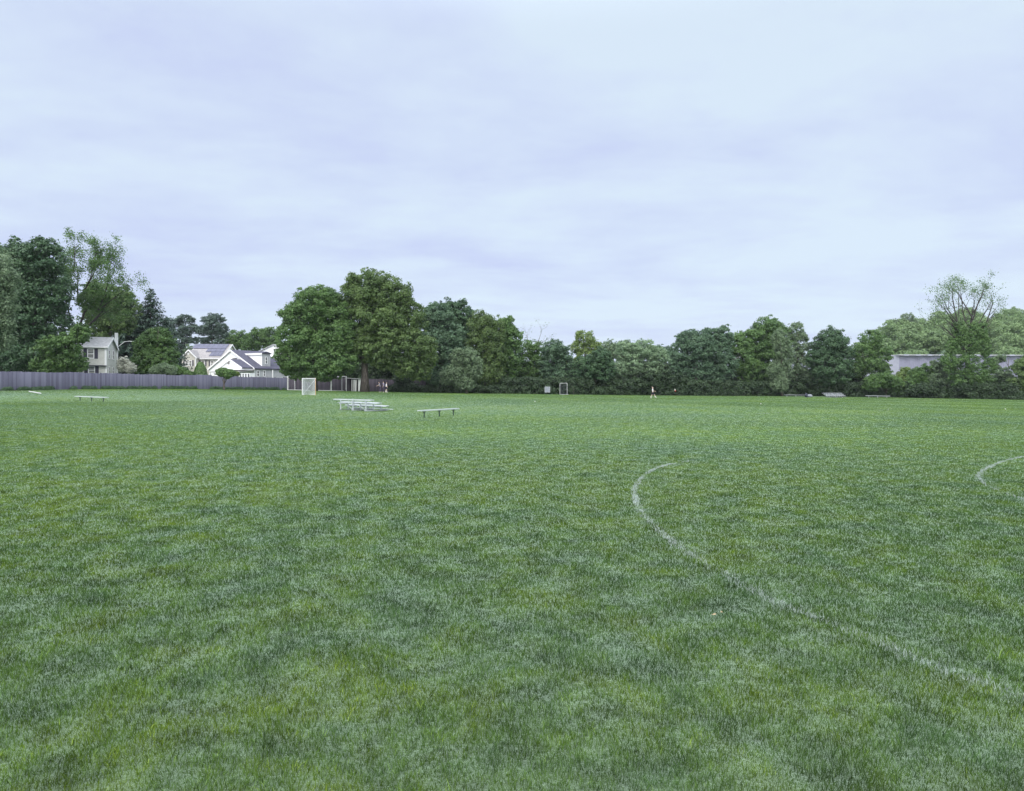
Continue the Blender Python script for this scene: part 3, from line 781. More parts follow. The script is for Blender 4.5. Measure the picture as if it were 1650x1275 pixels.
# --- right of the far edge
tree(BT, 'dark green broad tree behind the corner flag', 'tree', 1122, 134, 637,
     [(1110, 550, 22, 20), (1100, 570, 22, 26), (1128, 560, 24, 28), (1095, 595, 20, 22), (1120, 595, 28, 24)], 'bluish', .30, 1.5, .35, 'greybark', seed=37, group=GR)
tree(BT, 'dark tree with two pointed tops right of the tree behind the flag', 'tree', 1158, 136, 637,
     [(1148, 545, 20, 20), (1165, 548, 19, 24), (1150, 575, 24, 26), (1170, 590, 20, 24), (1150, 605, 22, 18)], 'bluish', .30, 1.5, .35, 'greybark', seed=38, group=GR)
tree(BT, 'mid green tree in the shoulder left of the tallest dome', 'tree', 1197, 140, 637,
     [(1192, 555, 18, 20), (1206, 550, 20, 22), (1196, 580, 24, 26), (1210, 600, 22, 22)], 'mid', .30, 1.5, .3, 'greybark', seed=39, group=GR)
tree(BT, 'tallest dome-topped tree of the right row', 'tree', 1238, 142, 638,
     [(1238, 532, 27, 23), (1225, 555, 26, 28), (1254, 550, 22, 28), (1232, 585, 28, 28), (1222, 610, 22, 16)], 'mid', .30, 1.5, .38, 'greybark', seed=40, group=GR)
tree('willow_tree', 'soft pale tree leaning on the front of the tallest dome', 'tree', 1260, 134, 638,
     [(1256, 548, 14, 18), (1264, 575, 14, 24), (1252, 600, 16, 18), (1262, 560, 12, 20), (1256, 618, 15, 15)], 'grey', .24, 1.3, .2, seed=41, group=GR, flat=1.25)
tree(BT, 'light olive tree right of the soft pale one', 'tree', 1284, 140, 638,
     [(1282, 535, 15, 17), (1292, 555, 13, 22), (1278, 565, 14, 22), (1290, 588, 15, 16), (1272, 604, 15, 12), (1298, 606, 12, 10)], 'grey', .28, 1.25, .3, seed=42, group=GR, fill=.2)
tree(BT, 'isolated very dark round-headed tree above the far bleacher', 'tree', 1337, 138, 639,
     [(1338, 556, 28, 28), (1322, 575, 24, 28), (1355, 575, 22, 30), (1338, 600, 34, 24)], 'dark', .30, 1.6, .35, 'darkbark', seed=43, group=GR)
tree(BT, 'loose light green tree right of the very dark round one', 'tree', 1404, 140, 640,
     [(1404, 548, 20, 16), (1390, 568, 20, 20), (1420, 570, 18, 18), (1404, 588, 24, 16), (1380, 592, 18, 18), (1422, 595, 14, 14)], 'mid', .28, 1.15, .25, 'greybark', seed=44, group=GR, fill=.15)
tree(BT, 'far pale tree standing alone at the left end of the wooded hill', 'tree', 1455, 300, 620,
     [(1446, 520, 10, 7), (1462, 512, 11, 8), (1455, 524, 12, 8), (1472, 520, 8, 7)], 'grey', .5, 1.0, .4, 'darkbark', seed=45, fill=.1)
# tall ivy-clad fan-shaped tree
rr_ = random.Random(5)
st = [(1562, None, 1560, 590, .5, 2.5, 2), (1560, 590, 1543, 520, .28, 2.8, 3), (1560, 590, 1568, 515, .26, 2.8, 3), (1560, 570, 1588, 525, .2, 2.8, 3), (1560, 570, 1530, 530, .16, 2.8, 3),
      (1543, 520, 1538, 478, .14, 1.9, 4), (1543, 520, 1522, 492, .12, 1.8, 4), (1568, 515, 1560, 478, .14, 1.9, 4), (1568, 515, 1580, 478, .13, 1.9, 4), (1588, 525, 1598, 490, .12, 1.8, 4), (1556, 520, 1550, 480, .12, 1.8, 4),
      (1560, 545, 1528, 500, .1, 1.7, 3), (1562, 540, 1571, 492, .1, 1.6, 3), (1566, 540, 1592, 488, .1, 1.6, 3), (1580, 530, 1607, 505, .08, 1.5, 3), (1540, 530, 1515, 510, .08, 1.5, 3), (1545, 510, 1547, 470, .08, 1.4, 3), (1568, 505, 1572, 470, .08, 1.4, 3)]
open_tree('fan_shaped_tree', 'tall fan-shaped tree with sparse new leaves and an ivy-clad trunk, far right', 'tree', 1562, 126, st, 'mid', .20, 1, 77, 'darkbark', None, .42, .12, .26,
     extra=[(1546, 538, 12, 24), (1566, 545, 16, 30), (1580, 535, 12, 18), (1535, 560, 12, 16), (1530, 585, 14, 18), (1594, 590, 12, 16), (1555, 585, 16, 24), (1572, 600, 18, 26), (1550, 612, 20, 20), (1585, 615, 16, 18), (1588, 560, 9, 20)], ratio=.7)
tree(BT, 'green tree cut by the right edge of the photo', 'tree', 1655, 122, 645,
     [(1648, 600, 18, 24), (1668, 590, 26, 34), (1640, 622, 18, 16), (1690, 600, 30, 40)], 'olive', .26, 1.4, .25, seed=47, group=GR)
SH = 'shrubs below the pale warehouse'
tree('shrub', 'bright yellow-green shrub below the corner of the pale warehouse', 'shrub', 1460, 150, 640, [(1460, 602, 13, 11), (1452, 610, 12, 9)], 'yellow', .26, 1.3, .06, seed=48, group=SH)
for i, (lab, px, D, lb, m) in enumerate((
    ('low dark mound of shrub left of the yellow-green shrub', 1428, 133, [(1425, 612, 22, 14), (1440, 620, 18, 14), (1408, 618, 18, 14)], 'mid'),
    ('round green shrub right of the yellow-green shrub', 1482, 132, [(1478, 608, 16, 16), (1492, 604, 16, 18), (1480, 622, 22, 14)], 'mid'),
    ('tall loose shrub with bare stems left of the fan-shaped tree', 1515, 131, [(1510, 595, 14, 18), (1525, 590, 14, 22), (1515, 615, 20, 18)], 'grey'),
    ('pale green shrub right of the fan-shaped tree', 1612, 128, [(1608, 612, 15, 15), (1620, 606, 12, 14)], 'grey'),
    ('dark shrub at the field edge below the pale green shrub', 1622, 123, [(1600, 630, 18, 12), (1625, 628, 20, 14)], 'brush'),
    ('dark shrub at the field edge left of the ivy-clad trunk', 1510, 129, [(1505, 628, 20, 13), (1530, 630, 20, 12), (1480, 630, 20, 11)], 'brush'))):
    tree('shrub', lab, 'shrub', px, D, 640, lb, m, .24, 1.4, .06, seed=60 + i, group=SH)
tree('bare_tree', 'thin leggy young tree between the pale warehouse walls', 'tree', 1625, 140, 640, [(1600, 585, 8, 8), (1612, 578, 8, 7), (1606, 596, 9, 8)], 'grey', .22, .8, .12, seed=70, fill=.08)

# thicket filling the foot of the tree line
def thicket(name, prof, D_of, leaf, mat, seed, depth=4.0, cover=1.3, label=None):
    rg = np.random.default_rng(seed); lob = []
    x = prof[0][0]
    while x < prof[-1][0]:
        top = np.interp(x, [p[0] for p in prof], [p[1] for p in prof]) + 6 * math.sin(x * .047 + seed) * math.sin(x * .021) + rg.normal(0, 3)
        D = np.interp(x, [p[0] for p in D_of], [p[1] for p in D_of])
        for layer in range(2):
            Dd = D + layer * depth * .6 + rg.uniform(-.6, .6); k = Dd / F
            b = at(x + rg.uniform(-4, 4), Dd)
            ztop = EYE + (HY - top + rg.normal(0, 2.0)) * k
            hgt = max(1.0, ztop - b.z)
            rx = rg.uniform(1.1, 1.8)
            z = b.z + .5
            while z < b.z + hgt - .5:
                lob.append(((b.x + rg.normal(0, .4), b.y + rg.normal(0, .5), z), rx, rx * .9, min(1.1, hgt * .5)))
                z += 1.35
        x += 10.5
    C, Nn, S, T = crown_pts(lob, rg, leaf, cover, (.3, .55), .3, .8, 1.2)
    k = C[:, 2] > gz(C[:, 0], C[:, 1]) + .02
    o = leaf_obj(name, C[k], Nn[k], S[k], T[k], LM[mat], None, rg, (0, 0, 0))
    return tag(o, kind='stuff')
thicket('undergrowth', [(486, 592), (530, 586), (600, 584), (700, 582), (800, 582), (900, 590), (1000, 592), (1100, 596), (1200, 600), (1300, 604), (1380, 606), (1450, 616), (1560, 606), (1650, 616), (1740, 608)],
        [(486, 127), (596, 125), (700, 128), (830, 131), (1080, 135), (1300, 149), (1450, 141), (1650, 124), (1740, 120)], .34, 'brush', 81)
thicket('brushwood', [(642, 616), (720, 612), (760, 618), (830, 612), (900, 616), (1000, 612), (1080, 616), (1200, 614), (1300, 618), (1400, 622), (1500, 622), (1600, 626), (1740, 620)],
        [(642, 115), (830, 121), (1080, 127.5), (1300, 140), (1450, 133), (1650, 119), (1740, 116)], .26, 'brush', 82, 1.5, 1.2)
# far belt of trees closing the view behind houses and row
def belt(name, segs, leaf, mat, seed, kind='stuff'):
    rg = np.random.default_rng(seed); lob = []
    for (x0, x1, t0, t1, D, r) in segs:
        x = x0
        while x < x1:
            top = t0 + (t1 - t0) * (x - x0) / (x1 - x0) + rg.normal(0, 2.5)
            k = D / F; rx = r * rg.uniform(.8, 1.2)
            c = at(x, D + rg.uniform(-6, 6), top + rx / k * .8)
            lob.append(((c.x, c.y, c.z), rx, rx, rx * .85))
            c2 = at(x + r / k * .4, D - 5, top + rx / k * 2.0)
            lob.append(((c2.x, c2.y, c2.z), rx, rx, rx * .85))
            x += rx / k * 1.25
    C, Nn, S, T = crown_pts(lob, rg, leaf, 1.2, (.25, .42), .25, .75)
    k = C[:, 2] > gz(C[:, 0], C[:, 1]) + .02
    o = leaf_obj(name, C[k], Nn[k], S[k], T[k], LM[mat], None, rg, (0, 0, 0))
    return tag(o, kind=kind)
belt('distant_woods', [(-140, 130, 585, 585, 170, 4), (600, 1110, 596, 590, 175, 4), (1040, 1440, 590, 588, 200, 4)], .5, 'bluish', 83)

# wooded hill on the right
def hill_top(px):
    return np.interp(px, [1330, 1400, 1440, 1480, 1530, 1600, 1650, 1800, 2200], [620, 585, 545, 532, 528, 534, 530, 525, 560])
def build_hill():
    xs = np.arange(1300, 2400, 20); V = []; rows = []
    for j, (D, s) in enumerate([(205, 0), (240, .42), (280, .8), (320, 1.0), (420, .95), (520, 0)]):
        for px in xs:
            Dn = 320; zt = EYE + (HY - hill_top(px)) * Dn / F
            X = (px - CX) / F * (D if D < 320 else 320 + (D - 320) * .8)
            b = gzf(X, D) - .5
            V.append((X, D, b + max(0, (zt - 0) - b) * s))
    m = len(xs); f = [(j * m + i, j * m + i + 1, (j + 1) * m + i + 1, (j + 1) * m + i) for j in range(5) for i in range(m - 1)]
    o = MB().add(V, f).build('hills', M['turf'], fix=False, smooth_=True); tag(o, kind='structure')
    rg = np.random.default_rng(90); lob = []
    for (D, s) in [(215, .12), (232, .32), (252, .54), (275, .76), (300, .92), (322, 1.0)]:
        px = 1395
        while px < 1780:
            k = D / F; r = rg.uniform(3.4, 7.2)
            zt = EYE + (HY - hill_top(px)) * 320 / F; b = gzf((px - CX) * k, D)
            z = b + max(0, zt - b) * s + r * .5 + rg.normal(0, 1.2)
            lob.append((((px - CX) * k, D + rg.uniform(-6, 6), z), r, r, r * .8))
            px += r / k * 1.25
    C, Nn, S, T = crown_pts(lob, rg, .62, 1.2, (.16, .32), .25, .8)
    tag(leaf_obj('hillside_woods', C, Nn, S, T, LM['hill'], None, rg, (0, 0, 0)), kind='stuff')
build_hill()

# ------------------------------------------------------------------ fences
def fence(name, label, path, h, mat, seed, sec=2.44, bw=.145, group=None, posts=True):
    rg = np.random.default_rng(seed)
    o = empty(name, (path[0][0], path[0][1], gzf(*path[0])), 0, label, 'fence', group); org = Vector(o.location)
    seglen = [math.hypot(b[0] - a[0], b[1] - a[1]) for a, b in zip(path[:-1], path[1:])]
    for (a, b), ln in zip(zip(path[:-1], path[1:]), seglen):
        n = max(1, round(ln / sec))
        ux, uy = (b[0] - a[0]) / ln, (b[1] - a[1]) / ln; nx_, ny_ = -uy, ux
        if ny_ > 0: nx_, ny_ = -nx_, -ny_      # face the field
        for i in range(n):
            s0, s1 = ln * i / n, ln * (i + 1) / n
            nb = int((s1 - s0) / bw); V, Fq, T = [], [], []
            dh = rg.normal(0, .045); pt = rg.uniform(-.10, .10)
            for k in range(nb):
                u0 = s0 + (s1 - s0) * k / nb + .004; u1 = s0 + (s1 - s0) * (k + 1) / nb - .004
                um = (u0 + u1) / 2; zx = gzf(a[0] + ux * um, a[1] + uy * um)
                tz = zx + h + dh + rg.normal(0, .012); th = rg.uniform(0, .012)
                bi = len(V)
                for (u, off_, z) in ((u0, th, zx - .02), (u1, th, zx - .02), (u1, th, tz), (u0, th, tz), (u0, th - .02, zx - .02), (u1, th - .02, zx - .02), (u1, th - .02, tz), (u0, th - .02, tz)):
                    V.append((a[0] + ux * u + nx_ * off_ - org.x, a[1] + uy * u + ny_ * off_ - org.y, z - org.z))
                Fq += [(bi, bi + 1, bi + 2, bi + 3), (bi + 5, bi + 4, bi + 7, bi + 6), (bi + 3, bi + 2, bi + 6, bi + 7), (bi, bi + 3, bi + 7, bi + 4), (bi + 1, bi + 5, bi + 6, bi + 2)]
                T += [float(np.clip(rg.uniform(.1, .9) + pt, 0, 1))] * 8
            mesh_np('board_panel', V, [np.array(Fq)], mat, o, attrs={'tint': T})
            if posts and i % 1 == 0:
                X, Y = a[0] + ux * s0, a[1] + uy * s0; z = gzf(X, Y)
                mb = MB(); mb.box(-.05, .05, -.05, .05, -.1, h + .06, Matrix.Translation((X - nx_ * .08 - org.x, Y - ny_ * .08 - org.y, z - org.z)))
                mb.build('post', mat, o)
    return o
fence('board_fence', 'long weathered grey board fence along the left side of the field', FP[:4], 2.0, M['fence'], 1)
fence('board_fence', 'dark brown board fence across the corner behind the stored goals and the oak trunk', [(-39.3, 117.4), (-22, 118.3), (-15, 119)], 2.15, M['fenceb'], 2)

def fence_weeds():
    rg = np.random.default_rng(33); lob = []
    for (a, b) in zip(FP[:3], FP[1:4]):
        ln = math.hypot(b[0] - a[0], b[1] - a[1]); ux, uy = (b[0] - a[0]) / ln, (b[1] - a[1]) / ln
        for k in range(int(ln / .55)):
            if rg.uniform() < .3: continue
            u = (k + rg.uniform()) * .55; off_ = rg.uniform(.1, .45)
            X, Y = a[0] + ux * u + uy * off_, a[1] + uy * u - ux * off_
            rr = rg.uniform(.10, .24); lob.append(((X, Y, gzf(X, Y) + rr * .5), rr * 1.2, rr, rr * rg.uniform(.6, 1.3)))
    C, Nn, S, T = crown_pts(lob, rg, .09, 1.0, (.5, .8), .3, .8)
    k = C[:, 2] > gz(C[:, 0], C[:, 1])
    tag(leaf_obj('weeds', C[k], Nn[k], S[k], T[k], LM['dark'], None, rg, (0, 0, 0)), kind='stuff')
fence_weeds()
# ------------------------------------------------------------------ houses
class House:
    def __init__(s, label, px, D, yaw, name='house', zb=None):
        p = at(px, D); s.o = empty(name, p, yaw, label, 'house'); s.p = p; s.yaw = yaw
        s.ux = Vector((math.cos(yaw), math.sin(yaw))); s.uy = Vector((-math.sin(yaw), math.cos(yaw)))
        s.z0 = p.z
    def front(s, px, py, yoff=0.0):
        """local (x, z) on the plane y = yoff seen at a photograph pixel"""
        k = (px - CX) / F; P = Vector((s.p.x, s.p.y)) + s.uy * yoff
        # P + ux*a = (k*Y, Y)
        a = (k * P.y - P.x) / (s.ux.x - k * s.ux.y); Y = P.y + s.ux.y * a
        return a, EYE + (HY - py) * Y / F - s.z0
    def side(s, px, py, xoff=0.0):
        k = (px - CX) / F; P = Vector((s.p.x, s.p.y)) + s.ux * xoff
        a = (k * P.y - P.x) / (s.uy.x - k * s.uy.y); Y = P.y + s.uy.y * a
        return a, EYE + (HY - py) * Y / F - s.z0
    def b(s, name, mat, *boxes, parent=None):
        mb = MB()
        for bx in boxes: mb.box(*bx)
        return mb.build(name, M[mat], parent or s.o)
def window(H, x0, x1, z0, z1, y=0.0, shutters=True, sw=.42, sash=True, mullion=False):
    """window in a wall facing local -y: white frame, dark pane, shutters"""
    f = .11
    fr = H.b('window', 'trim', (x0 - f, x0, y - .06, y - .003, z0 - f, z1 + f), (x1, x1 + f, y - .06, y - .003, z0 - f, z1 + f), (x0, x1, y - .06, y - .003, z1, z1 + f), (x0, x1, y - .08, y - .003, z0 - f, z0),
             *([(x0, x1, y - .05, y - .003, (z0 + z1) / 2 - .03, (z0 + z1) / 2 + .03)] if sash else []), *([((x0 + x1) / 2 - .03, (x0 + x1) / 2 + .03, y - .045, y - .003, z0, z1)] if mullion else []))
    H.b('pane', 'glass', (x0, x1, y - .025, y - .005, z0, z1), parent=fr)
    if shutters:
        for a, c in ((x0 - f - sw, x0 - f - .01), (x1 + f + .01, x1 + f + sw)):
            H.b('shutter', 'shutter', (a, c, y - .05, y - .004, z0 - f, z1 + f))
def window_side(H, y0, y1, z0, z1, x=0.0, shutters=True, sw=.35):
    f = .1
    fr = H.b('window', 'trim', (x + .003, x + .06, y0 - f, y0, z0 - f, z1 + f), (x + .003, x + .06, y1, y1 + f, z0 - f, z1 + f), (x + .003, x + .06, y0, y1, z1, z1 + f), (x + .003, x + .08, y0, y1, z0 - f, z0), (x + .003, x + .05, y0, y1, (z0 + z1) / 2 - .03, (z0 + z1) / 2 + .03))
    H.b('pane', 'glass', (x + .005, x + .025, y0, y1, z0, z1), parent=fr)
    if shutters:
        for a, c in ((y0 - f - sw, y0 - f - .01), (y1 + f + .01, y1 + f + sw)):
            H.b('shutter', 'shutter', (x + .004, x + .05, a, c, z0 - f, z1 + f))
def siding(mb, x0, x1, y, z0, z1, ax='y', step=.2, out=-1):
    """overlapping clapboards on a wall"""
    z = z0
    while z < z1 - .02:
        t = min(z + step, z1)
        if ax == 'y': vs = [(x0, y + out * .035, z), (x1, y + out * .035, z), (x1, y + out * .008, t), (x0, y + out * .008, t), (x0, y, z), (x1, y, z)]
        else: vs = [(y + out * .035, x0, z), (y + out * .035, x1, z), (y + out * .008, x1, t), (y + out * .008, x0, t), (y, x0, z), (y, x1, z)]
        mb.add(vs, [(0, 1, 2, 3), (0, 4, 5, 1)]); z = t

# grey garrison house
H = House('pale grey two-storey house with dark shutters, half behind trees on the left', 171, 96, R(20.5))
dep = 7.6; wl = -15.0
ze = H.front(171, 560)[1]; zr = H.side(180, 545.5)[1]; zm = H.front(171, 589)[1]
mb = MB(); mb.box(wl, 0, .32, dep, -.3, zm); mb.box(wl, 0, 0, dep, zm + .003, ze)
mb.prism([(0, ze + .002), (dep, ze + .002), (dep / 2, zr - .05)], wl, 0, 'x')
siding(mb, wl, 0, .32, 0, zm, 'y'); siding(mb, wl, 0, 0, zm + .05, ze, 'y')
mb.build('wall', M['lights'], H.o, fix=False)
def gable_roof(H, x0, x1, y0, y1, ze, zr, mat, ov=.3, th=.16, ridge_y=None, name='roof'):
    """ridge along local x"""
    ym = (y0 + y1) / 2 if ridge_y is None else ridge_y
    s0 = (zr - ze) / (ym - y0); s1 = (zr - ze) / (y1 - ym)
    mb = MB()
    mb.prism([(y0 - ov, ze - ov * s0), (ym, zr), (y1 + ov, ze - ov * s1), (y1 + ov, ze - ov * s1 + th), (ym, zr + th), (y0 - ov, ze - ov * s0 + th)], x0 - ov, x1 + ov, 'x')
    r = mb.build(name, M[mat], H.o)
    mb = MB()
    for xx in (x0 - ov - .03, x1 + ov + .003):
        mb.prism([(y0 - ov, ze - ov * s0 - .12), (ym, zr - .12), (y1 + ov, ze - ov * s1 - .12), (y1 + ov, ze - ov * s1 + th + .03), (ym, zr + th + .03), (y0 - ov, ze - ov * s0 + th + .03)], xx, xx + .03, 'x')
    mb.box(x0 - ov, x1 + ov, y0 - ov - .12, y0 - ov - .003, ze - ov * s0 - .02, ze - ov * s0 + .13)
    mb.build('trim_board', M['trim'], r); return r
gable_roof(H, wl, 0, 0, dep, ze + .05, zr, 'roofl', .25)
for bx in ((-.18, .045, -.045, -.004, zm, ze), (-.14, .045, .27, .31, -.3, zm - .003), (.004, .045, -.004, .25, zm, ze)): H.b('corner_board', 'trim', bx)
H.b('overhang_trim', 'shutter', (wl, .03, -.05, .30, zm - .12, zm - .004))
for (a, b, t, u) in ((142, 150.5, 563, 577), (142.5, 151, 591.5, 603.5)):
    x0, z1 = H.front(a, t); x1, z0 = H.front(b, u); window(H, x0, x1, z0, z1, 0 if t < 580 else .32, True, .45)
for (a, b, t, u) in ((109, 116, 590, 603), (112, 119, 563, 576)):
    x0, z1 = H.front(a, t); x1, z0 = H.front(b, u); window(H, x0, x1, z0, z1, 0 if t < 580 else .32, True, .45)
for (a, b, t, u) in ((174.7, 176.6, 565, 578), (181.3, 183.3, 566, 579), (174.8, 176.5, 592, 603), (181.3, 183.0, 592, 603)):
    y0, z1 = H.side(a, t); y1, z0 = H.side(b, u); window_side(H, y0, y1, z0, z1, 0, False)
y0, zt = H.side(184.5, 536)
H.b('chimney', 'trim', (-.25, .15, 7.62, 7.95, 0, H.side(186.5, 536)[1]))
mb = MB(); zz = H.side(186, 550)[1]
mb.tube([(.15, 7.8, zz - .8), (1.0, 7.9, zz), (1.9, 7.9, zz + .12)], .04, 6); mb.box(1.8, 2.3, 7.8, 8.0, zz + .02, zz + .12)
mb.build('bracket_lamp', M['trim'], H.o)

# beige house with solar panels
H = House('beige house with dark solar panels on its grey roof and a small front gable', 357, 150, R(1.5))
ze = H.front(357, 578)[1]; dep = 11.0; zr = EYE + (HY - 556) * 155.5 / F - H.z0; wl = H.front(298, 578)[0]
mb = MB(); mb.box(wl, 0, 0, dep, -.3, ze); mb.prism([(0, ze + .002), (dep, ze + .002), (dep / 2, zr - .05)], wl, 0, 'x')
siding(mb, wl, 0, 0, 0, ze); mb.build('wall', M['beige'], H.o, fix=False)
gable_roof(H, wl + .6, 0, 0, dep, ze + .05, zr, 'roofg', .3)
# wing
wx0 = H.front(293, 575, -1.6)[0]; wx1 = H.front(315.5, 575, -1.6)[0]; wze = H.front(304, 575.5, -1.6)[1]; wzr = H.front(304, 564.5, -1.6)[1]
mb = MB(); mb.prism([(wx0, -.3), (wx1, -.3), (wx1, wze), ((wx0 + wx1) / 2, wzr - .05), (wx0, wze)], -1.6, 3.0)
siding(mb, wx0, wx1, -1.6, 0, wze); mb.build('front_wing', M['beige'], H.o, fix=False)
mb = MB(); xm = (wx0 + wx1) / 2; sl = (wzr - wze) / (xm - wx0)
mb.prism([(wx0 - .3, wze - .3 * sl), (xm, wzr), (wx1 + .3, wze - .3 * sl), (wx1 + .3, wze - .3 * sl + .14), (xm, wzr + .14), (wx0 - .3, wze - .3 * sl + .14)], -1.85, 3.4)
wr = mb.build('wing_roof', M['roofg'], H.o)
mb = MB(); mb.prism([(wx0 - .3, wze - .3 * sl - .14), (xm, wzr - .14), (wx1 + .3, wze - .3 * sl - .14), (wx1 + .3, wze - .3 * sl + .17), (xm, wzr + .17), (wx0 - .3, wze - .3 * sl + .17)], -1.9, -1.853)
mb.build('trim_board', M['trim'], wr)
for bx in ((wx1 - .15, wx1 + .04, -1.66, -1.604, 0, wze), (-.15, .04, -.06, -.004, 0, ze)): H.b('corner_board', 'trim', bx)
c = H.front(303.3, 570, -1.6); mb = MB(); mb.tube([(c[0], -1.66, c[1]), (c[0], -1.61, c[1])], .24, 12); mb.build('round_vent', M['trim'], H.o)
for (a, b) in ((299, 302.6), (305.2, 308.6)):
    x0, z1 = H.front(a, 581.5, -1.6); x1, z0 = H.front(b, 589, -1.6); window(H, x0, x1, z0, z1, -1.6, False)
for a, b in ((295.6, 297.6), (310, 312)):
    x0, z1 = H.front(a, 580.5, -1.6); x1, z0 = H.front(b, 590, -1.6); H.b('shutter', 'shutter', (x0, x1, -1.65, -1.604, z0, z1))
for (a, b) in ((325, 329.5), (340, 344), (347, 350.5)):
    x0, z1 = H.front(a, 582); x1, z0 = H.front(b, 589.5); window(H, x0, x1, z0, z1, 0, False)
for a, b in ((321, 323), (330.8, 332.8), (336.3, 338.3), (352, 354)):
    x0, z1 = H.front(a, 581); x1, z0 = H.front(b, 590); H.b('shutter', 'shutter', (x0, x1, -.05, -.004, z0, z1))
sl = (zr - ze) / (dep / 2); ang = math.atan(sl); LS = math.hypot(dep / 2, zr - ze)
def solar(x0, x1, t0, t1):
    nx_ = max(1, round((x1 - x0) / 1.05))
    for i in range(nx_):
        a = x0 + (x1 - x0) * i / nx_; b = x0 + (x1 - x0) * (i + 1) / nx_ - .03
        Mx = Matrix.Translation((0, 0, ze + .22)) @ Matrix.Rotation(ang, 4, 'X')
        MB().box(a, b, t0, t1, .05, .09, Mx).build('solar_panel', M['solar'], H.o)
xa = H.front(309, 560, 3.5)[0]; xb = H.front(331, 570, 2)[0]; xc = H.front(338, 574, 1)[0]
solar(xa, -.3, LS * .64, LS * .97); solar(xb, -.3, LS * .40, LS * .62); solar(xc, -.3, LS * .1, LS * .38)

# white house with porch and dormer
H = House('white house with a broad gable, dark roof, porch and grey-faced dormer', 410, 124, R(-31))
wz = -H.front(337, 597)[0]; ze = H.front(410, 594)[1]; zr = H.front(375, 565)[1]; Ld = 7.4
mb = MB(); mb.prism([(-wz, -.3), (0, -.3), (0, ze), (-wz / 2, zr - .05), (-wz, ze)], 0, Ld); mb.build('wall', M['whites'], H.o)
mb = MB(); sl = (zr - ze) / (wz / 2)
def groof(x0, x1, y0, y1, ze, zr, mat, ov=.25, th=.16, parent=None):
    """ridge along local y"""
    xm = (x0 + x1) / 2; sl = (zr - ze) / (xm - x0)
    r = MB().prism([(x0 - ov, ze - ov * sl), (xm, zr), (x1 + ov, ze - ov * sl), (x1 + ov, ze - ov * sl + th), (xm, zr + th), (x0 - ov, ze - ov * sl + th)], y0, y1).build('roof', M[mat], H.o)
    MB().prism([(x0 - ov, ze - ov * sl - .14), (xm, zr - .14), (x1 + ov, ze - ov * sl - .14), (x1 + ov, ze - ov * sl + th + .02), (xm, zr + th + .02), (x0 - ov, ze - ov * sl + th + .02)], y0 - .04, y0 - .003).build('trim_board', M['trim'], r)
    return r
groof(-wz, 0, -.2, Ld, ze + .03, zr, 'roofd')
# grey side wall cladding under the right eave
MB().box(.003, .03, .1, Ld, -.3, ze - .1).build('side_cladding', M['greys'], H.o)
for (a, b) in ((414.2, 416.8), (424.5, 426.5)):
    y0, z1 = H.side(a, 598); y1, z0 = H.side(b, 606); window_side(H, y0, y1, z0, z1, .03, False)
# porch gable in front
px0 = H.front(352, 594, -2.5)[0]; px1 = H.front(390, 594, -2.5)[0]; pze = H.front(360, 594, -2.5)[1]; pzr = H.front(370.5, 580, -2.5)[1]
mb = MB(); mb.prism([(px0, pze - .3), (px1, pze - .3), (px1, pze), ((px0 + px1) / 2, pzr - .05), (px0, pze)], -2.5, -.01); mb.build('porch_gable', M['whites'], H.o)
groof(px0, px1, -2.6, -.01, pze + .02, pzr, 'roofd', .12)
c = H.front(368.5, 584.5, -2.5); w_ = .28
H.b('gable_vent', 'roofg', (c[0] - w_, c[0] + w_, -2.54, -2.503, c[1] - .3, c[1] + .3))
lx0 = H.front(338, 597, -3.4)[0]
mb = MB(); mb.prism([(-3.5, pze - .72), (-.01, pze - .34), (-.01, pze - .22), (-3.5, pze - .58)], lx0, .2, 'x'); mb.build('porch_roof', M['roofg'], H.o)
H.b('porch_wall', 'whites', (H.front(384, 600, -3.0)[0], .0, -3.0, -.01, -.3, pze - .85))
for a in (386.5, 391, 395.3, 399.6):
    x0, z1 = H.front(a, 602.5, -3.0); x1, z0 = H.front(a + 2.3, 609, -3.0); window(H, x0, x1, z0, z1, -3.0, False, sash=False)
for a in (339, 345.5, 352, 361, 371, 381):
    x = H.front(a, 600, -3.2)[0]; H.b('porch_post', 'trim', (x - .07, x + .07, -3.3, -3.16, -.2, pze - .78))
H.b('chimney', 'roofg', (px0 + 2.35, px0 + 2.95, -1.3, -.7, pzr - .7, pzr + .42))
# dormer on the right slope
xo = -.55; y0 = H.side(422, 580, xo)[0]; y1 = H.side(435.5, 580, xo)[0]; zt = H.side(424, 570, xo)[1]; zb = ze + .4; xi = -wz / 2 + .4
H.b('dormer', 'whites', (xi, xo, y0, y1, zb - .3, zt))
H.b('dormer_face', 'greys', (xo + .003, xo + .03, y0 + .05, y1, zb - .3, zt))
mb = MB(); ym = (y0 + y1) / 2; mb.prism([(y0 - .15, zt), (y1 + .15, zt), (y1 + .15, zt + .12), (ym, zt + .42), (y0 - .15, zt + .12)], xi, xo + .2, 'x'); mb.build('dormer_roof', M['roofd'], H.o)
H.b('dormer_fascia', 'trim', (xi, xo + .2, y0 - .19, y0 - .153, zt - .22, zt + .10))
a, z1 = H.side(427.6, 576, xo); b, z0 = H.side(429.8, 586, xo); window_side(H, a, b, z0, z1, xo + .03, False)
a = H.side(438, 600)[0]; MB().tube([(.25, a, -.2), (.25, a, ze - .2)], .09, 6).build('downspout', M['trim'], H.o)

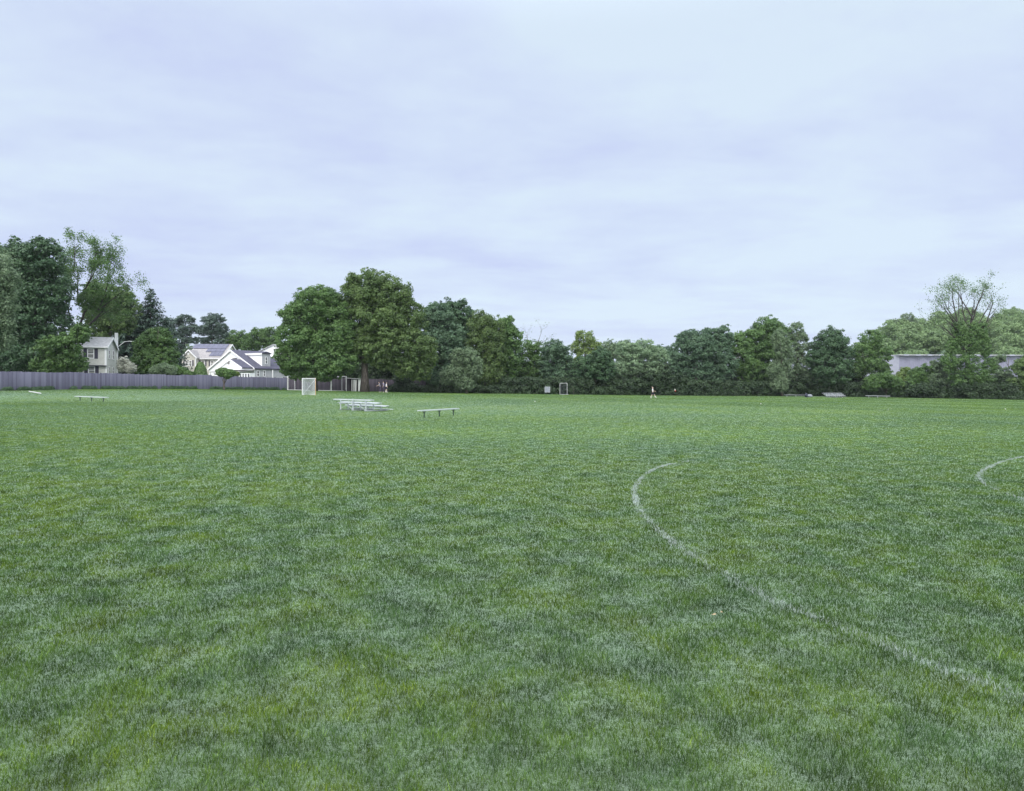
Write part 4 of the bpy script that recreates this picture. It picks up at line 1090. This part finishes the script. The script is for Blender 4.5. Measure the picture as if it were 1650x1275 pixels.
# second white house
H = House('tall white house with one dark-shuttered window, behind the maple boughs', 500, 142, R(4))
x0 = H.front(418, 590)[0]; ze = H.front(420, 568)[1]; zr = H.front(441, 556)[1]; xm = H.front(441, 560)[0]; x1 = H.front(482, 590)[0]; z2 = H.front(482, 577)[1]
MB().prism([(x0, -.3), (x1, -.3), (x1, z2), (xm, zr), (x0, ze)], 0, 9).build('wall', M['whites'], H.o)
mb = MB(); mb.prism([(x0 - .3, ze), (xm, zr + .02), (x1 + .3, z2), (x1 + .3, z2 + .16), (xm, zr + .18), (x0 - .3, ze + .16)], -.25, 9.2)
r = mb.build('roof', M['roofl'], H.o)
a, z1 = H.front(457, 580); b, z0 = H.front(463, 589.5); window(H, a, b, z0, z1, 0, True, .45)
a, z1 = H.front(467, 600.5); b, z0 = H.front(474, 606); window(H, a, b, z0, z1, 0, False)
wx0, wz0 = H.front(438, 592, -3); wx1, wz1 = H.front(463.5, 602.5, -3); wm, wzt = H.front(446, 588, -3)
MB().prism([(wx0, -.3), (wx1, -.3), (wx1, wz1), (wm, wzt), (wx0, wz0)], -3, -.01).build('side_wing', M['whites'], H.o)
MB().prism([(wx0 - .1, wz0), (wm, wzt + .01), (wx1 + .35, wz1 - .25), (wx1 + .35, wz1 - .08), (wm, wzt + .17), (wx0 - .1, wz0 + .17)], -3.2, -.01).build('wing_roof', M['roofg'], H.o)

# pale warehouse
def warehouse():
    p = at(1449, 168); o = empty('warehouse', p, R(3), 'long pale lilac metal warehouse seen through the trees on the right', 'building')
    h = EYE + (HY - 573) * 168 / F - p.z
    Lr, Dp = 36.0, 26.0
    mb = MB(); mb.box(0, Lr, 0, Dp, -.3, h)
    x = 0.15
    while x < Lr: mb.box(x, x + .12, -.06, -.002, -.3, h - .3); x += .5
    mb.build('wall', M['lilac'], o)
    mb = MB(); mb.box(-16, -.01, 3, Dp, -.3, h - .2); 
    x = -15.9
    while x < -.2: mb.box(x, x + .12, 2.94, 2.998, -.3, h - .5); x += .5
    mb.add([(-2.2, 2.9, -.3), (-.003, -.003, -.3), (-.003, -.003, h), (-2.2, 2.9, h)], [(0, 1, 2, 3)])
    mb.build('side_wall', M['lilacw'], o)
    mb = MB(); mb.prism([(-.8, h + .02), (Dp / 2, h + .12), (Dp + .8, h + .02), (Dp + .8, h + .2), (Dp / 2, h + .3), (-.8, h + .2)], -.6, Lr + .6, 'x')
    mb.build('roof', M['wroof'], o)
    for i in range(12): MB().box(.6 + i * 3, 1.9 + i * 3, -.9, -.83, h - .1, h + .26).build('fascia_panel', M['lilacw'], o)
warehouse()

# ------------------------------------------------------------------ benches and bleachers
def bench(label, A, B, seat=.43, mat='alu', leg='steel', group='players benches on the field', over=.55, nleg=3, ratio=None):
    v = Vector((B.x - A.x, B.y - A.y)); ln = v.length; yaw = math.atan2(v.y, v.x)
    o = empty('bench', A, yaw, label, 'bench', group); dz = (B.z - A.z) / ln
    S = Matrix(((1, 0, 0, 0), (0, 1, 0, 0), (dz, 0, 1, 0), (0, 0, 0, 1)))
    mb = MB(); mb.box(-over, ln + over, -.125, .125, seat - .035, seat, S); mb.box(-over, ln + over, -.125, -.10, seat - .06, seat - .037, S); mb.box(-over, ln + over, .10, .125, seat - .06, seat - .037, S)
    mb.build('seat', M[mat], o)
    for i in range(nleg):
        x = ln * i / (nleg - 1); z = dz * x
        mb = MB(); mb.tube([(x, 0, z - .1), (x, 0, z + seat - .06)], .034, 8); mb.box(x - .03, x + .03, -.115, .115, z + seat - .075, z + seat - .038)
        mb.tube([(x, -.1, z + seat - .08), (x, 0, z + seat - .2)], .012, 5); mb.tube([(x, .1, z + seat - .08), (x, 0, z + seat - .2)], .012, 5)
        mb.build('leg', M[leg], o)
    return o
bench('nearest aluminium bench on dark posts, right of the near bleacher', hit(683.5, 673.3), hit(730.5, 669.8))
bench('pale aluminium bench standing alone near the fence at far left', hit(129, 646.2), hit(166.5, 647.8), seat=.40)
bench('far bench with a dark bundle against its right end, below the dark tree line', at(1268, 124), at(1297, 124.5), mat='alu2', leg='alu2', seat=.42)
bench('far bench right of the far bleacher, backed by dark shrubs', at(1400, 124.5), at(1429, 122.5), seat=.42, leg='alu2')

def bleacher(label, P, yaw, ln=4.57, rows=3, rise=.2, run=.61, z0=.38, mat='alu'):
    """seats run along local x, rows climb towards local +y"""
    o = empty('bleacher', P, yaw, label, 'bleacher', 'aluminium bleachers')
    for r in range(rows):
        y = r * run; z = z0 + r * rise
        mb = MB(); mb.box(-ln / 2, ln / 2, y - .125, y + .125, z - .04, z); mb.box(-ln / 2, ln / 2, y - .125, y - .105, z - .07, z - .042); mb.box(-ln / 2, ln / 2, y + .105, y + .125, z - .07, z - .042)
        mb.build('seat_plank', M[mat], o)
        if r < rows:
            yy = y - .33; zf = z - .24
            mb = MB(); mb.box(-ln / 2, ln / 2, yy - .125, yy + .125, zf - .035, zf); mb.build('foot_plank', M[mat], o)
    for x in (-ln / 2 + .75, 0, ln / 2 - .75):
        mb = MB(); yb = (rows - 1) * run; t = .03
        mb.box(x - t, x + t, -.5, yb + .1, .0, .06)                                    # base rail
        for r in range(rows):
            y = r * run; z = z0 + r * rise
            mb.box(x - t, x + t, y - .03, y + .03, .062, z - .072)
            mb.box(x - t - .004, x + t + .004, y - .46, y + .1, z - .33, z - .28)
        mb.build('frame', M[mat], o)
    yb = (rows - 1) * run
    mb = MB(); zt = z0 + (rows - 1) * rise - .1
    for s in (-1, 1):
        mb.tube([(s * .0, yb + .04, .08), (s * (ln / 2 - .78), yb + .04, zt)], .011, 5); mb.tube([(s * (ln / 2 - .78), yb + .045, .08), (0, yb + .045, zt)], .011, 5)
    mb.build('cross_brace', M[mat], o)
    mb = MB()
    for r in range(rows - 1):
        mb.box(-ln / 2 + .1, ln / 2 - .1, r * run + .126, r * run + .14, z0 + r * rise - .05, z0 + r * rise + .03)
    mb.build('riser_board', M[mat], o)
    return o
P = hit(593, 661.0)
bleacher('three-row aluminium bleacher in mid-field, left of the nearest bench, seen from behind', P, R(180 - 43.5), ln=4.5, rise=.2, run=.6, z0=.36)
P = at(1346, 126)
bleacher('far three-row bleacher before the dark tree line, between the two far benches', P, R(2), ln=3.7, rise=.22, mat='alu2')
# bundle by the far bench
def lump(mb, c, rx, ry, rz, rg, n=8, m=6):
    vs = [(c[0], c[1], c[2] + rz)]; 
    for j in range(1, m):
        for i in range(n):
            a = 2 * math.pi * i / n; b = math.pi * j / m; k = 1 + rg.uniform(-.1, .1)
            vs.append((c[0] + rx * math.sin(b) * math.cos(a) * k, c[1] + ry * math.sin(b) * math.sin(a) * k, max(.0, c[2] + rz * math.cos(b) * k)))
    vs.append((c[0], c[1], max(0, c[2] - rz))); fs = [(0, 1 + i, 1 + (i + 1) % n) for i in range(n)]
    for j in range(m - 2):
        for i in range(n): fs.append((1 + j * n + i, 1 + (j + 1) * n + i, 1 + (j + 1) * n + (i + 1) % n, 1 + j * n + (i + 1) % n))
    L0 = 1 + (m - 2) * n; fs += [(len(vs) - 1, L0 + (i + 1) % n, L0 + i) for i in range(n)]
    mb.add(vs, fs)
rg = random.Random(3)
for (px, mt, lab, rx, rz) in ((1299.2, 'bag', 'dark sports bag on end at the right end of the far bench', .28, .36), (1304.5, 'bagg', 'pale grey sports bag right of the dark bag at the far bench', .55, .28)):
    p = at(px, 123.5); o = empty('sports_bag', p, 0, lab, 'bag', 'bags at the far bench')
    mb = MB(); lump(mb, (0, 0, rz * .95), rx, .3, rz, rg, 12, 8); mb.build('bag_body', M[mt], o, smooth_=True)
    MB().tube([(-rx * .4, 0, rz * 1.85), (-rx * .2, 0, rz * 2.15), (rx * .2, 0, rz * 2.15), (rx * .4, 0, rz * 1.85)], .02, 5).build('handle', M['blackpaint'], o)

# ------------------------------------------------------------------ goals
def net_grid(mb, P00, P10, P11, P01, nu, nv, r=.006, sag=0.0):
    """cord net over a quadrilateral"""
    def pt(u, v): 
        q = P00.lerp(P10, u).lerp(P01.lerp(P11, u), v); q.z -= sag * math.sin(math.pi * u) * math.sin(math.pi * v); return q
    for i in range(nu + 1): mb.tube([pt(i / nu, j / 4) for j in range(5)], r, 3, cap=False)
    for j in range(nv + 1): mb.tube([pt(i / 4, j / nv) for i in range(5)], r, 3, cap=False)
def soccer_goal(label, A, B, h=2.35, mat='white2', net='netd', back=1.6, r=.06):
    v = Vector((B.x - A.x, B.y - A.y)); w = v.length; yaw = math.atan2(v.y, v.x)
    o = empty('soccer_goal', A, yaw, label, 'goal', 'full-size goals stored in the corner')
    dz = B.z - A.z
    for x, z in ((0, 0), (w, dz)): MB().tube([(x, 0, z - .02), (x, 0, h)], r, 8).build('goal_post', M[mat], o)
    MB().tube([(-r, 0, h), (w + r, 0, h)], r, 8).build('crossbar', M[mat], o)
    for x, z in ((0, 0), (w, dz)):
        mb = MB(); mb.tube([(x, 0, h), (x, .7, h), (x, back, z + .05), (x, 0, z + .05)], .035, 6); mb.build('side_stay', M[mat], o)
    MB().tube([(0, back, .05), (w, back, dz + .05)], .035, 6).build('ground_bar', M[mat], o)
    mb = MB(); net_grid(mb, Vector((0, .7, h)), Vector((w, .7, h)), Vector((w, back, dz + .05)), Vector((0, back, .05)), 36, 12, .006)
    net_grid(mb, Vector((0, 0, h)), Vector((w, 0, h)), Vector((w, .7, h)), Vector((0, .7, h)), 36, 4, .006)
    mb.build('net', M[net], o, fix=False); return o
soccer_goal('white full-size soccer goal standing in front of the brown fence', at(464, 111), at(534, 113.5), mat='white')
soccer_goal('second full-size goal nested behind the white soccer goal, its frame greyer', at(475, 114), at(558, 116.5), mat='white2', h=2.3)
soccer_goal('third dull full-size goal nested closest to the brown fence', at(491, 115.7), at(551, 117.2), mat='alu2', h=2.25, back=.9)

def lax_goal(label, P, yaw, m1, m2, net, w=1.83, h=1.83, back=2.1, dens=26, name='lacrosse_goal', group=None, cord=.006):
    o = empty(name, P, yaw, label, 'goal', group); r = .032
    MB().tube([(-w / 2, 0, 0), (-w / 2, 0, h)], r, 8).build('goal_post', M[m1], o)
    MB().tube([(w / 2, 0, 0), (w / 2, 0, h)], r, 8).build('goal_post', M[m2], o)
    MB().tube([(-w / 2 - r, 0, h), (w / 2 + r, 0, h)], r, 8).build('crossbar', M[m1], o)
    MB().tube([(-w / 2, 0, .03), (0, back, .03), (w / 2, 0, .03)], .03, 6).build('ground_frame', M[m1], o)
    mb = MB(); T = Vector((0, back, .03))
    for s in (-1, 1):
        net_grid(mb, Vector((0, 0, h)), Vector((s * w / 2, 0, h)), Vector((s * w / 2, 0, .03)), Vector((0, back, .03)), dens // 2, dens, cord)
    mb.build('net', M[net], o, fix=False); return o
P = hit(496, 637)
o = lax_goal('lacrosse goal with white net and orange post, standing out on the grass', P + Vector((0, .4, 0)), R(22), 'white', 'orange', 'net', 1.42, 1.85, 1.9, dens=34, cord=.0085)
MB().tube([(.71, .02, 1.8), (-.5, 1.3, .06)], .026, 6).build('brace', M['white'], o)
P = at(908, 118.5)
lax_goal('narrow pale goal frame with dark net, right of the small pale board', P, R(-38), 'white2', 'white2', 'netd', 1.5, 2.0, 1.6)

# white slatted shed
def shed():
    A = at(566.5, 117); o = empty('shed', A, R(2), 'small white shed with gapped panels beside the oak trunk', 'shed')
    w = 16 * 117 / F; h = 2.05; yb = 1.3
    MB().box(0, w, .1, yb, 0, h - .03).build('shed_wall', M['blackpaint'], o)
    for a, b, lean in ((0, .1, 0), (.32, .5, .05), (.56, .66, -.02), (.7, .84, .06), (1.12, w, 0)):
        MB().add([(a, .06, 0), (b - lean, .06, 0), (b, .06, h - .05), (a, .06, h - .05), (a, .095, 0), (b - lean, .095, 0), (b, .095, h - .05), (a, .095, h - .05)],
                 [(0, 1, 2, 3), (5, 4, 7, 6), (0, 3, 7, 4), (1, 5, 6, 2), (3, 2, 6, 7), (0, 4, 5, 1)]).build('white_panel', M['white'], o)
    mb = MB(); mb.add([(-1.1, -.1, h + .2), (w + .1, -.1, h - .03), (w + .1, yb + .1, h - .03), (-1.1, yb + .1, h + .2), (-1.1, -.1, h + .26), (w + .1, -.1, h + .03), (w + .1, yb + .1, h + .03), (-1.1, yb + .1, h + .26)],
                      [(0, 1, 2, 3), (7, 6, 5, 4), (0, 4, 5, 1), (1, 5, 6, 2), (2, 6, 7, 3), (3, 7, 4, 0)]); mb.build('shed_roof', M['white2'], o)
shed()
# small board
P = at(882, 119); o = empty('sign_board', P, R(4), 'small pale board on two short legs at the dark tree edge', 'board')
MB().box(-.42, .42, -.02, .02, .42, 1.28).build('board', M['bagg'], o)
mb = MB(); mb.box(-.47, -.42, -.03, .03, .36, 1.34); mb.box(.42, .47, -.03, .03, .36, 1.34); mb.box(-.42, .42, -.03, .03, 1.28, 1.34); mb.box(-.42, .42, -.03, .03, .36, .42); mb.build('board_frame', M['alu2'], o)
for x in (-.4, .4): MB().box(x - .03, x + .03, -.025, .025, -.05, .36).build('leg', M['steel'], o)
# stake
P = at(924.3, 119); tag(MB().tube([(0, 0, -.1), (.02, 0, .6), (0, 0, 1.1)], .03, 6).build('stake', M['bark'], loc=P), 'thin tan stake right of the narrow goal frame', 'stake')
# corner flag
P = at(1087, 120); o = empty('corner_flag', P, 0, 'corner flag in red and white on a thin pole', 'flag')
MB().tube([(0, 0, -.1), (0, 0, 1.45)], .018, 6).build('pole', M['darkbark'], o)
mb = MB(); mb.add([(0, 0, 1.45), (.05, .01, 1.3), (.18, .05, 1.02), (.02, .0, .98), (0, .02, 1.45), (.05, .03, 1.3), (.18, .07, 1.02), (.02, .02, .98)], [(0, 1, 2, 3), (7, 6, 5, 4), (0, 4, 5, 1), (1, 5, 6, 2), (2, 6, 7, 3), (3, 7, 4, 0)]); mb.build('white_flag', M['whiteflag'], o)
mb = MB(); mb.add([(0, .03, 1.38), (.14, .08, 1.1), (.3, .1, .86), (.0, .03, .84), (0, .05, 1.38), (.14, .1, 1.1), (.3, .12, .86), (.0, .05, .84)], [(0, 1, 2, 3), (7, 6, 5, 4), (0, 4, 5, 1), (1, 5, 6, 2), (2, 6, 7, 3), (3, 7, 4, 0)]); mb.build('red_flag', M['redflag'], o)
# pipe on the ground by the fence
a, b = hit(47, 631.8), hit(66, 635)
o = MB().tube([a + Vector((0, 0, .05)), a.lerp(b, .5) + Vector((0, 0, .06)), b + Vector((0, 0, .05))], .05, 8).build('pipe', M['white2'])
tag(o, 'pale pipe lying on the ground near the left end of the fence', 'pipe')
# small balls on the grass
def ball(label, P, r=.04):
    o = empty('ball', P, 0, label, 'ball', 'small white balls on the grass')
    import bmesh
    bm = bmesh.new(); bmesh.ops.create_icosphere(bm, subdivisions=3, radius=r); me = bpy.data.meshes.new('ball'); bm.to_mesh(me); bm.free(); me.materials.append(M['white'])
    for p in me.polygons: p.use_smooth = True
    b = bpy.data.objects.new('ball_skin', me); b.parent = o; b.location = (0, 0, r + .03); COL.objects.link(b)
for lab, px, py in (('tiny white ball on the grass between the corner flag and the far benches', 1226, 652), ('tiny white ball on the far grass near the right edge of the photo', 1620, 660.5), ('tiny white ball on the grass below the small pale board', 862, 648.5)):
    ball(lab, hit(px, py))

for i, (px, py, lab) in enumerate(((1150, 1000, 'curled tan dead leaf lying beside the curved field line'), (1163, 996, 'smaller tan dead leaf just right of the curled one'))):
    p = hit(px, py); q = (.022, .015)[i]; mb = MB()
    vs = []; n = 5
    for a_ in range(n):
        for b_ in range(3):
            u = a_ / (n - 1) * 2 - 1; v = b_ - 1
            vs.append((u * q, v * q * .55 * (1 - u * u * .8), .035 + q * .5 * (abs(v) * .6 + u * u * .5) + (.004 if b_ == 1 else 0)))
    fs = [(k * 3 + j, k * 3 + j + 1, (k + 1) * 3 + j + 1, (k + 1) * 3 + j) for k in range(n - 1) for j in range(2)]
    mb.add(vs, fs); o = mb.build('dead_leaf', M['deadleaf'], loc=p, fix=False); o.rotation_euler = (0, 0, .6 + i)
    tag(o, lab, 'leaf', 'dead leaves on the grass')
# ------------------------------------------------------------------ people
def skin_mesh(name, verts, edges, radii, mat, parent, sub=2):
    me = bpy.data.meshes.new(name); me.from_pydata(verts, edges, []); me.materials.append(mat)
    o = bpy.data.objects.new(name, me); COL.objects.link(o); o.parent = parent
    o.modifiers.new('skin', 'SKIN'); 
    for i, r in enumerate(radii):
        sv = me.skin_vertices[0].data[i]; sv.radius = r if isinstance(r, tuple) else (r, r); sv.use_root = (i == 0)
    sb = o.modifiers.new('sub', 'SUBSURF'); sb.levels = sub; sb.render_levels = sub
    dg = bpy.context.evaluated_depsgraph_get(); ev = o.evaluated_get(dg)
    nm = bpy.data.meshes.new_from_object(ev); o.modifiers.clear(); o.data = nm
    for p in nm.polygons: p.use_smooth = True
    return o
def person(P, yaw, label, h=1.5, leg=(25, -25), knee=(10, 25), arm=(-25, 25), elbow=(40, 30), lean=6, shirt='shirt', bottom='shorts', long_=False, hair='hairl', sock=True, group=None, head_turn=0):
    """figure facing local +x; angles in degrees, forward positive"""
    s = h / 1.75; o = empty('person', P, yaw, label, 'person', group)
    V, E, Rd = [], [], []
    def a(p, r, frm=None):
        V.append(tuple(c * s for c in p)); Rd.append(tuple(x * s for x in r) if isinstance(r, tuple) else r * s)
        if frm is not None: E.append((frm, len(V) - 1))
        return len(V) - 1
    ln = math.sin(R(lean)); hip = .92
    # legs first give foot heights; lift the hips so that the lower foot stands on the ground
    def legj(sd, th, kn):
        k = (math.sin(R(th)) * .44, sd * .10, hip - .06 - math.cos(R(th)) * .44)
        t2 = th - kn; f = (k[0] + math.sin(R(t2)) * .42, sd * .11, k[2] - math.cos(R(t2)) * .42); return k, f, t2
    Ls = [legj(sd, leg[i], knee[i]) for i, sd in enumerate((-1, 1))]
    low = min(L_[1][2] for L_ in Ls) - .06
    Ls = [(tuple((k[0], k[1], k[2] - low)), tuple((f[0], f[1], f[2] - low)), t) for k, f, t in Ls]; hip -= low
    pel = a((0, 0, hip), (.13, .10)); w = a((ln * .2, 0, hip + .18), (.115, .085), pel); ch = a((ln * .42, 0, hip + .38), (.15, .10), w)
    nb = a((ln * .55, 0, hip + .54), (.075, .07), ch); nk = a((ln * .6 + .01, 0, hip + .60), .052, nb); h0 = a((ln * .66 + .02, 0, hip + .68), (.07, .08), nk)
    h1 = a((ln * .7 + .02, 0, hip + .76), (.078, .095), h0); h2 = a((ln * .72 + .015, 0, hip + .83), (.055, .07), h1)
    a((ln * .7 + .115, 0, hip + .745), .013, h1)                    # nose
    knees, feet = [], []
    for i, sd in enumerate((-1, 1)):
        k, f, t2 = Ls[i]
        hp = a((0, sd * .09, hip - .05), .088, pel); m = a(tuple((np.array((0, sd * .095, hip - .05)) + np.array(k)) / 2), .078, hp)
        kk = a(k, .055, m); cf = a(tuple(np.array(k) * .65 + np.array(f) * .35 - np.array((.015, 0, 0))), .056, kk); an = a(f, .036, cf)
        tf = R(t2 * .6); a((f[0] + .09 * math.cos(tf), f[1], f[2] - .03 + .09 * math.sin(tf) * .4), .034, an); a((f[0] + .17 * math.cos(tf), f[1], f[2] - .04 + .17 * math.sin(tf) * .4), .028, len(V) - 1)
        a((f[0] - .04, f[1], f[2] - .03), .03, an)
    sh = (ln * .5, .0, hip + .49); AR = []
    for i, sd in enumerate((-1, 1)):
        s0 = (sh[0], sd * .17, sh[2]); th = R(arm[i]); e = (s0[0] + math.sin(th) * .28, sd * .22, s0[2] - math.cos(th) * .28)
        t2 = R(arm[i] + elbow[i]); wv = (e[0] + math.sin(t2) * .25, sd * .21, e[2] - math.cos(t2) * .25); AR.append((s0, e, wv))
        sv = a(s0, .052, ch); ua = a(tuple((np.array(s0) + np.array(e)) / 2), .045, sv); ev = a(e, .036, ua); fa = a(tuple(np.array(e) * .6 + np.array(wv) * .4), .035, ev); wr = a(wv, .024, fa)
        dx, dz = math.sin(t2), -math.cos(t2); pm = a((wv[0] + dx * .06, wv[1], wv[2] + dz * .06), (.034, .017), wr)
        for q, (o_, l_) in enumerate(((-.03, .07), (-.01, .08), (.01, .076), (.03, .06))):
            b1 = a((wv[0] + dx * .10 - dz * o_ * .9, wv[1], wv[2] + dz * .10 + dx * o_ * .9), .009, pm); a((wv[0] + dx * (.10 + l_ * .6) - dz * o_, wv[1] - sd * .012, wv[2] + dz * (.10 + l_ * .6) + dx * o_), .008, b1)
        a((wv[0] + dx * .07 - dz * .05, wv[1] - sd * .02, wv[2] + dz * .07 + dx * .05), .010, wr)
    skin_mesh('body', V, E, Rd, M['skin'], o, 1)
    def part(name, vs, es, rs, mat): return skin_mesh(name, [tuple(c * s for c in v) for v in vs], es, [tuple(x * s for x in r) if isinstance(r, tuple) else r * s for r in rs], M[mat], o, 1)
    # shirt with sleeves
    vs = [(0, 0, hip + .0), (ln * .2, 0, hip + .18), (ln * .42, 0, hip + .38), (ln * .52, 0, hip + .51)]; rs = [(.155, .125), (.14, .11), (.175, .125), (.09, .085)]; es = [(0, 1), (1, 2), (2, 3)]
    for i, (s0, e, wv) in enumerate(AR):
        vs += [s0, tuple(np.array(s0) * .35 + np.array(e) * .65)]; rs += [.07, .062]; es += [(2, len(vs) - 2), (len(vs) - 2, len(vs) - 1)]
    part('shirt', vs, es, rs, shirt)
    vs = [(0, 0, hip + .04)]; rs = [(.15, .12)]; es = []
    for i, sd in enumerate((-1, 1)):
        k, f, t2 = Ls[i]; hp = np.array((0, sd * .09, hip - .05)); kk = np.array(k)
        if long_: pts = [hp, (hp + kk) / 2, kk, np.array(f) * .92 + kk * .08]; rr = [.11, .095, .075, .06]
        else: pts = [hp, hp * .6 + kk * .4, hp * .2 + kk * .8]; rr = [.112, .102, .09]
        prev = 0
        for p_, r_ in zip(pts, rr): vs.append(tuple(p_)); rs.append(r_); es.append((prev, len(vs) - 1)); prev = len(vs) - 1
    part('trousers' if long_ else 'shorts', vs, es, rs, bottom)
    for i in range(2):
        k, f, t2 = Ls[i]; k = np.array(k); f = np.array(f)
        if sock: part('sock', [tuple(k * .72 + f * .28 - np.array((.012, 0, 0))), tuple(k * .5 + f * .5 - np.array((.01, 0, 0))), tuple(f)], [(0, 1), (1, 2)], [.062, .06, .044], 'sock')
        tf = R(t2 * .6); part('shoe', [tuple(f + np.array((-.05, 0, -.025))), tuple(f + np.array((.06, 0, -.025))), tuple(f + np.array((.18 * math.cos(tf), 0, -.03 + .18 * math.sin(tf) * .4)))], [(0, 1), (1, 2)], [.042, .043, .034], 'shoe')
    hx = ln * .7
    part('hair', [(hx - .02, 0, hip + .86), (hx - .04, 0, hip + .80), (hx - .07, 0, hip + .72)], [(0, 1), (1, 2)], [(.07, .08), (.085, .09), (.06, .07)], hair)
    return o
person(hit(1052, 641.8) , R(-12), 'player in white shirt and dark shorts striding across the far grass', 1.56, leg=(-22, 34), knee=(2, 8), arm=(25, -20), elbow=(45, 40), lean=-4, hair='hairl')
GP = 'people standing under the oak'
person(at(612.5, 106), R(200), 'leftmost person of the group under the oak, leaning left in a grey shirt', 1.55, leg=(6, -8), knee=(4, 4), arm=(30, 20), elbow=(30, 60), lean=16, shirt='shirtg', bottom='jeans', long_=True, hair='haird', sock=False, group=GP)
person(at(618.2, 105), R(170), 'middle person of the group under the oak, in a lilac shirt and dark trousers', 1.62, leg=(4, -4), knee=(2, 2), arm=(10, -5), elbow=(20, 20), lean=2, shirt='shirtl', bottom='jeans', long_=True, hair='haird', sock=False, group=GP)
person(at(622.6, 104), R(20), 'rightmost person of the group under the oak, slim and in white', 1.5, leg=(5, -6), knee=(2, 5), arm=(8, -8), elbow=(15, 15), lean=0, shirt='shirt', bottom='shorts', hair='haird', group=GP)

# ------------------------------------------------------------------ the air
m, nt = new_mat('thin_air')
v = N(nt, 'ShaderNodeVolumePrincipled'); v.inputs['Color'].default_value = (.86, .92, 1.0, 1); v.inputs['Density'].default_value = HAZE; v.inputs['Anisotropy'].default_value = .1
o_ = nt.nodes.new('ShaderNodeOutputMaterial'); nt.links.new(v.outputs[0], o_.inputs['Volume'])
if HAZE > 0: tag(MB().box(-3500, 3500, -600, 5000, -6, 62).build('haze', m), kind='stuff')
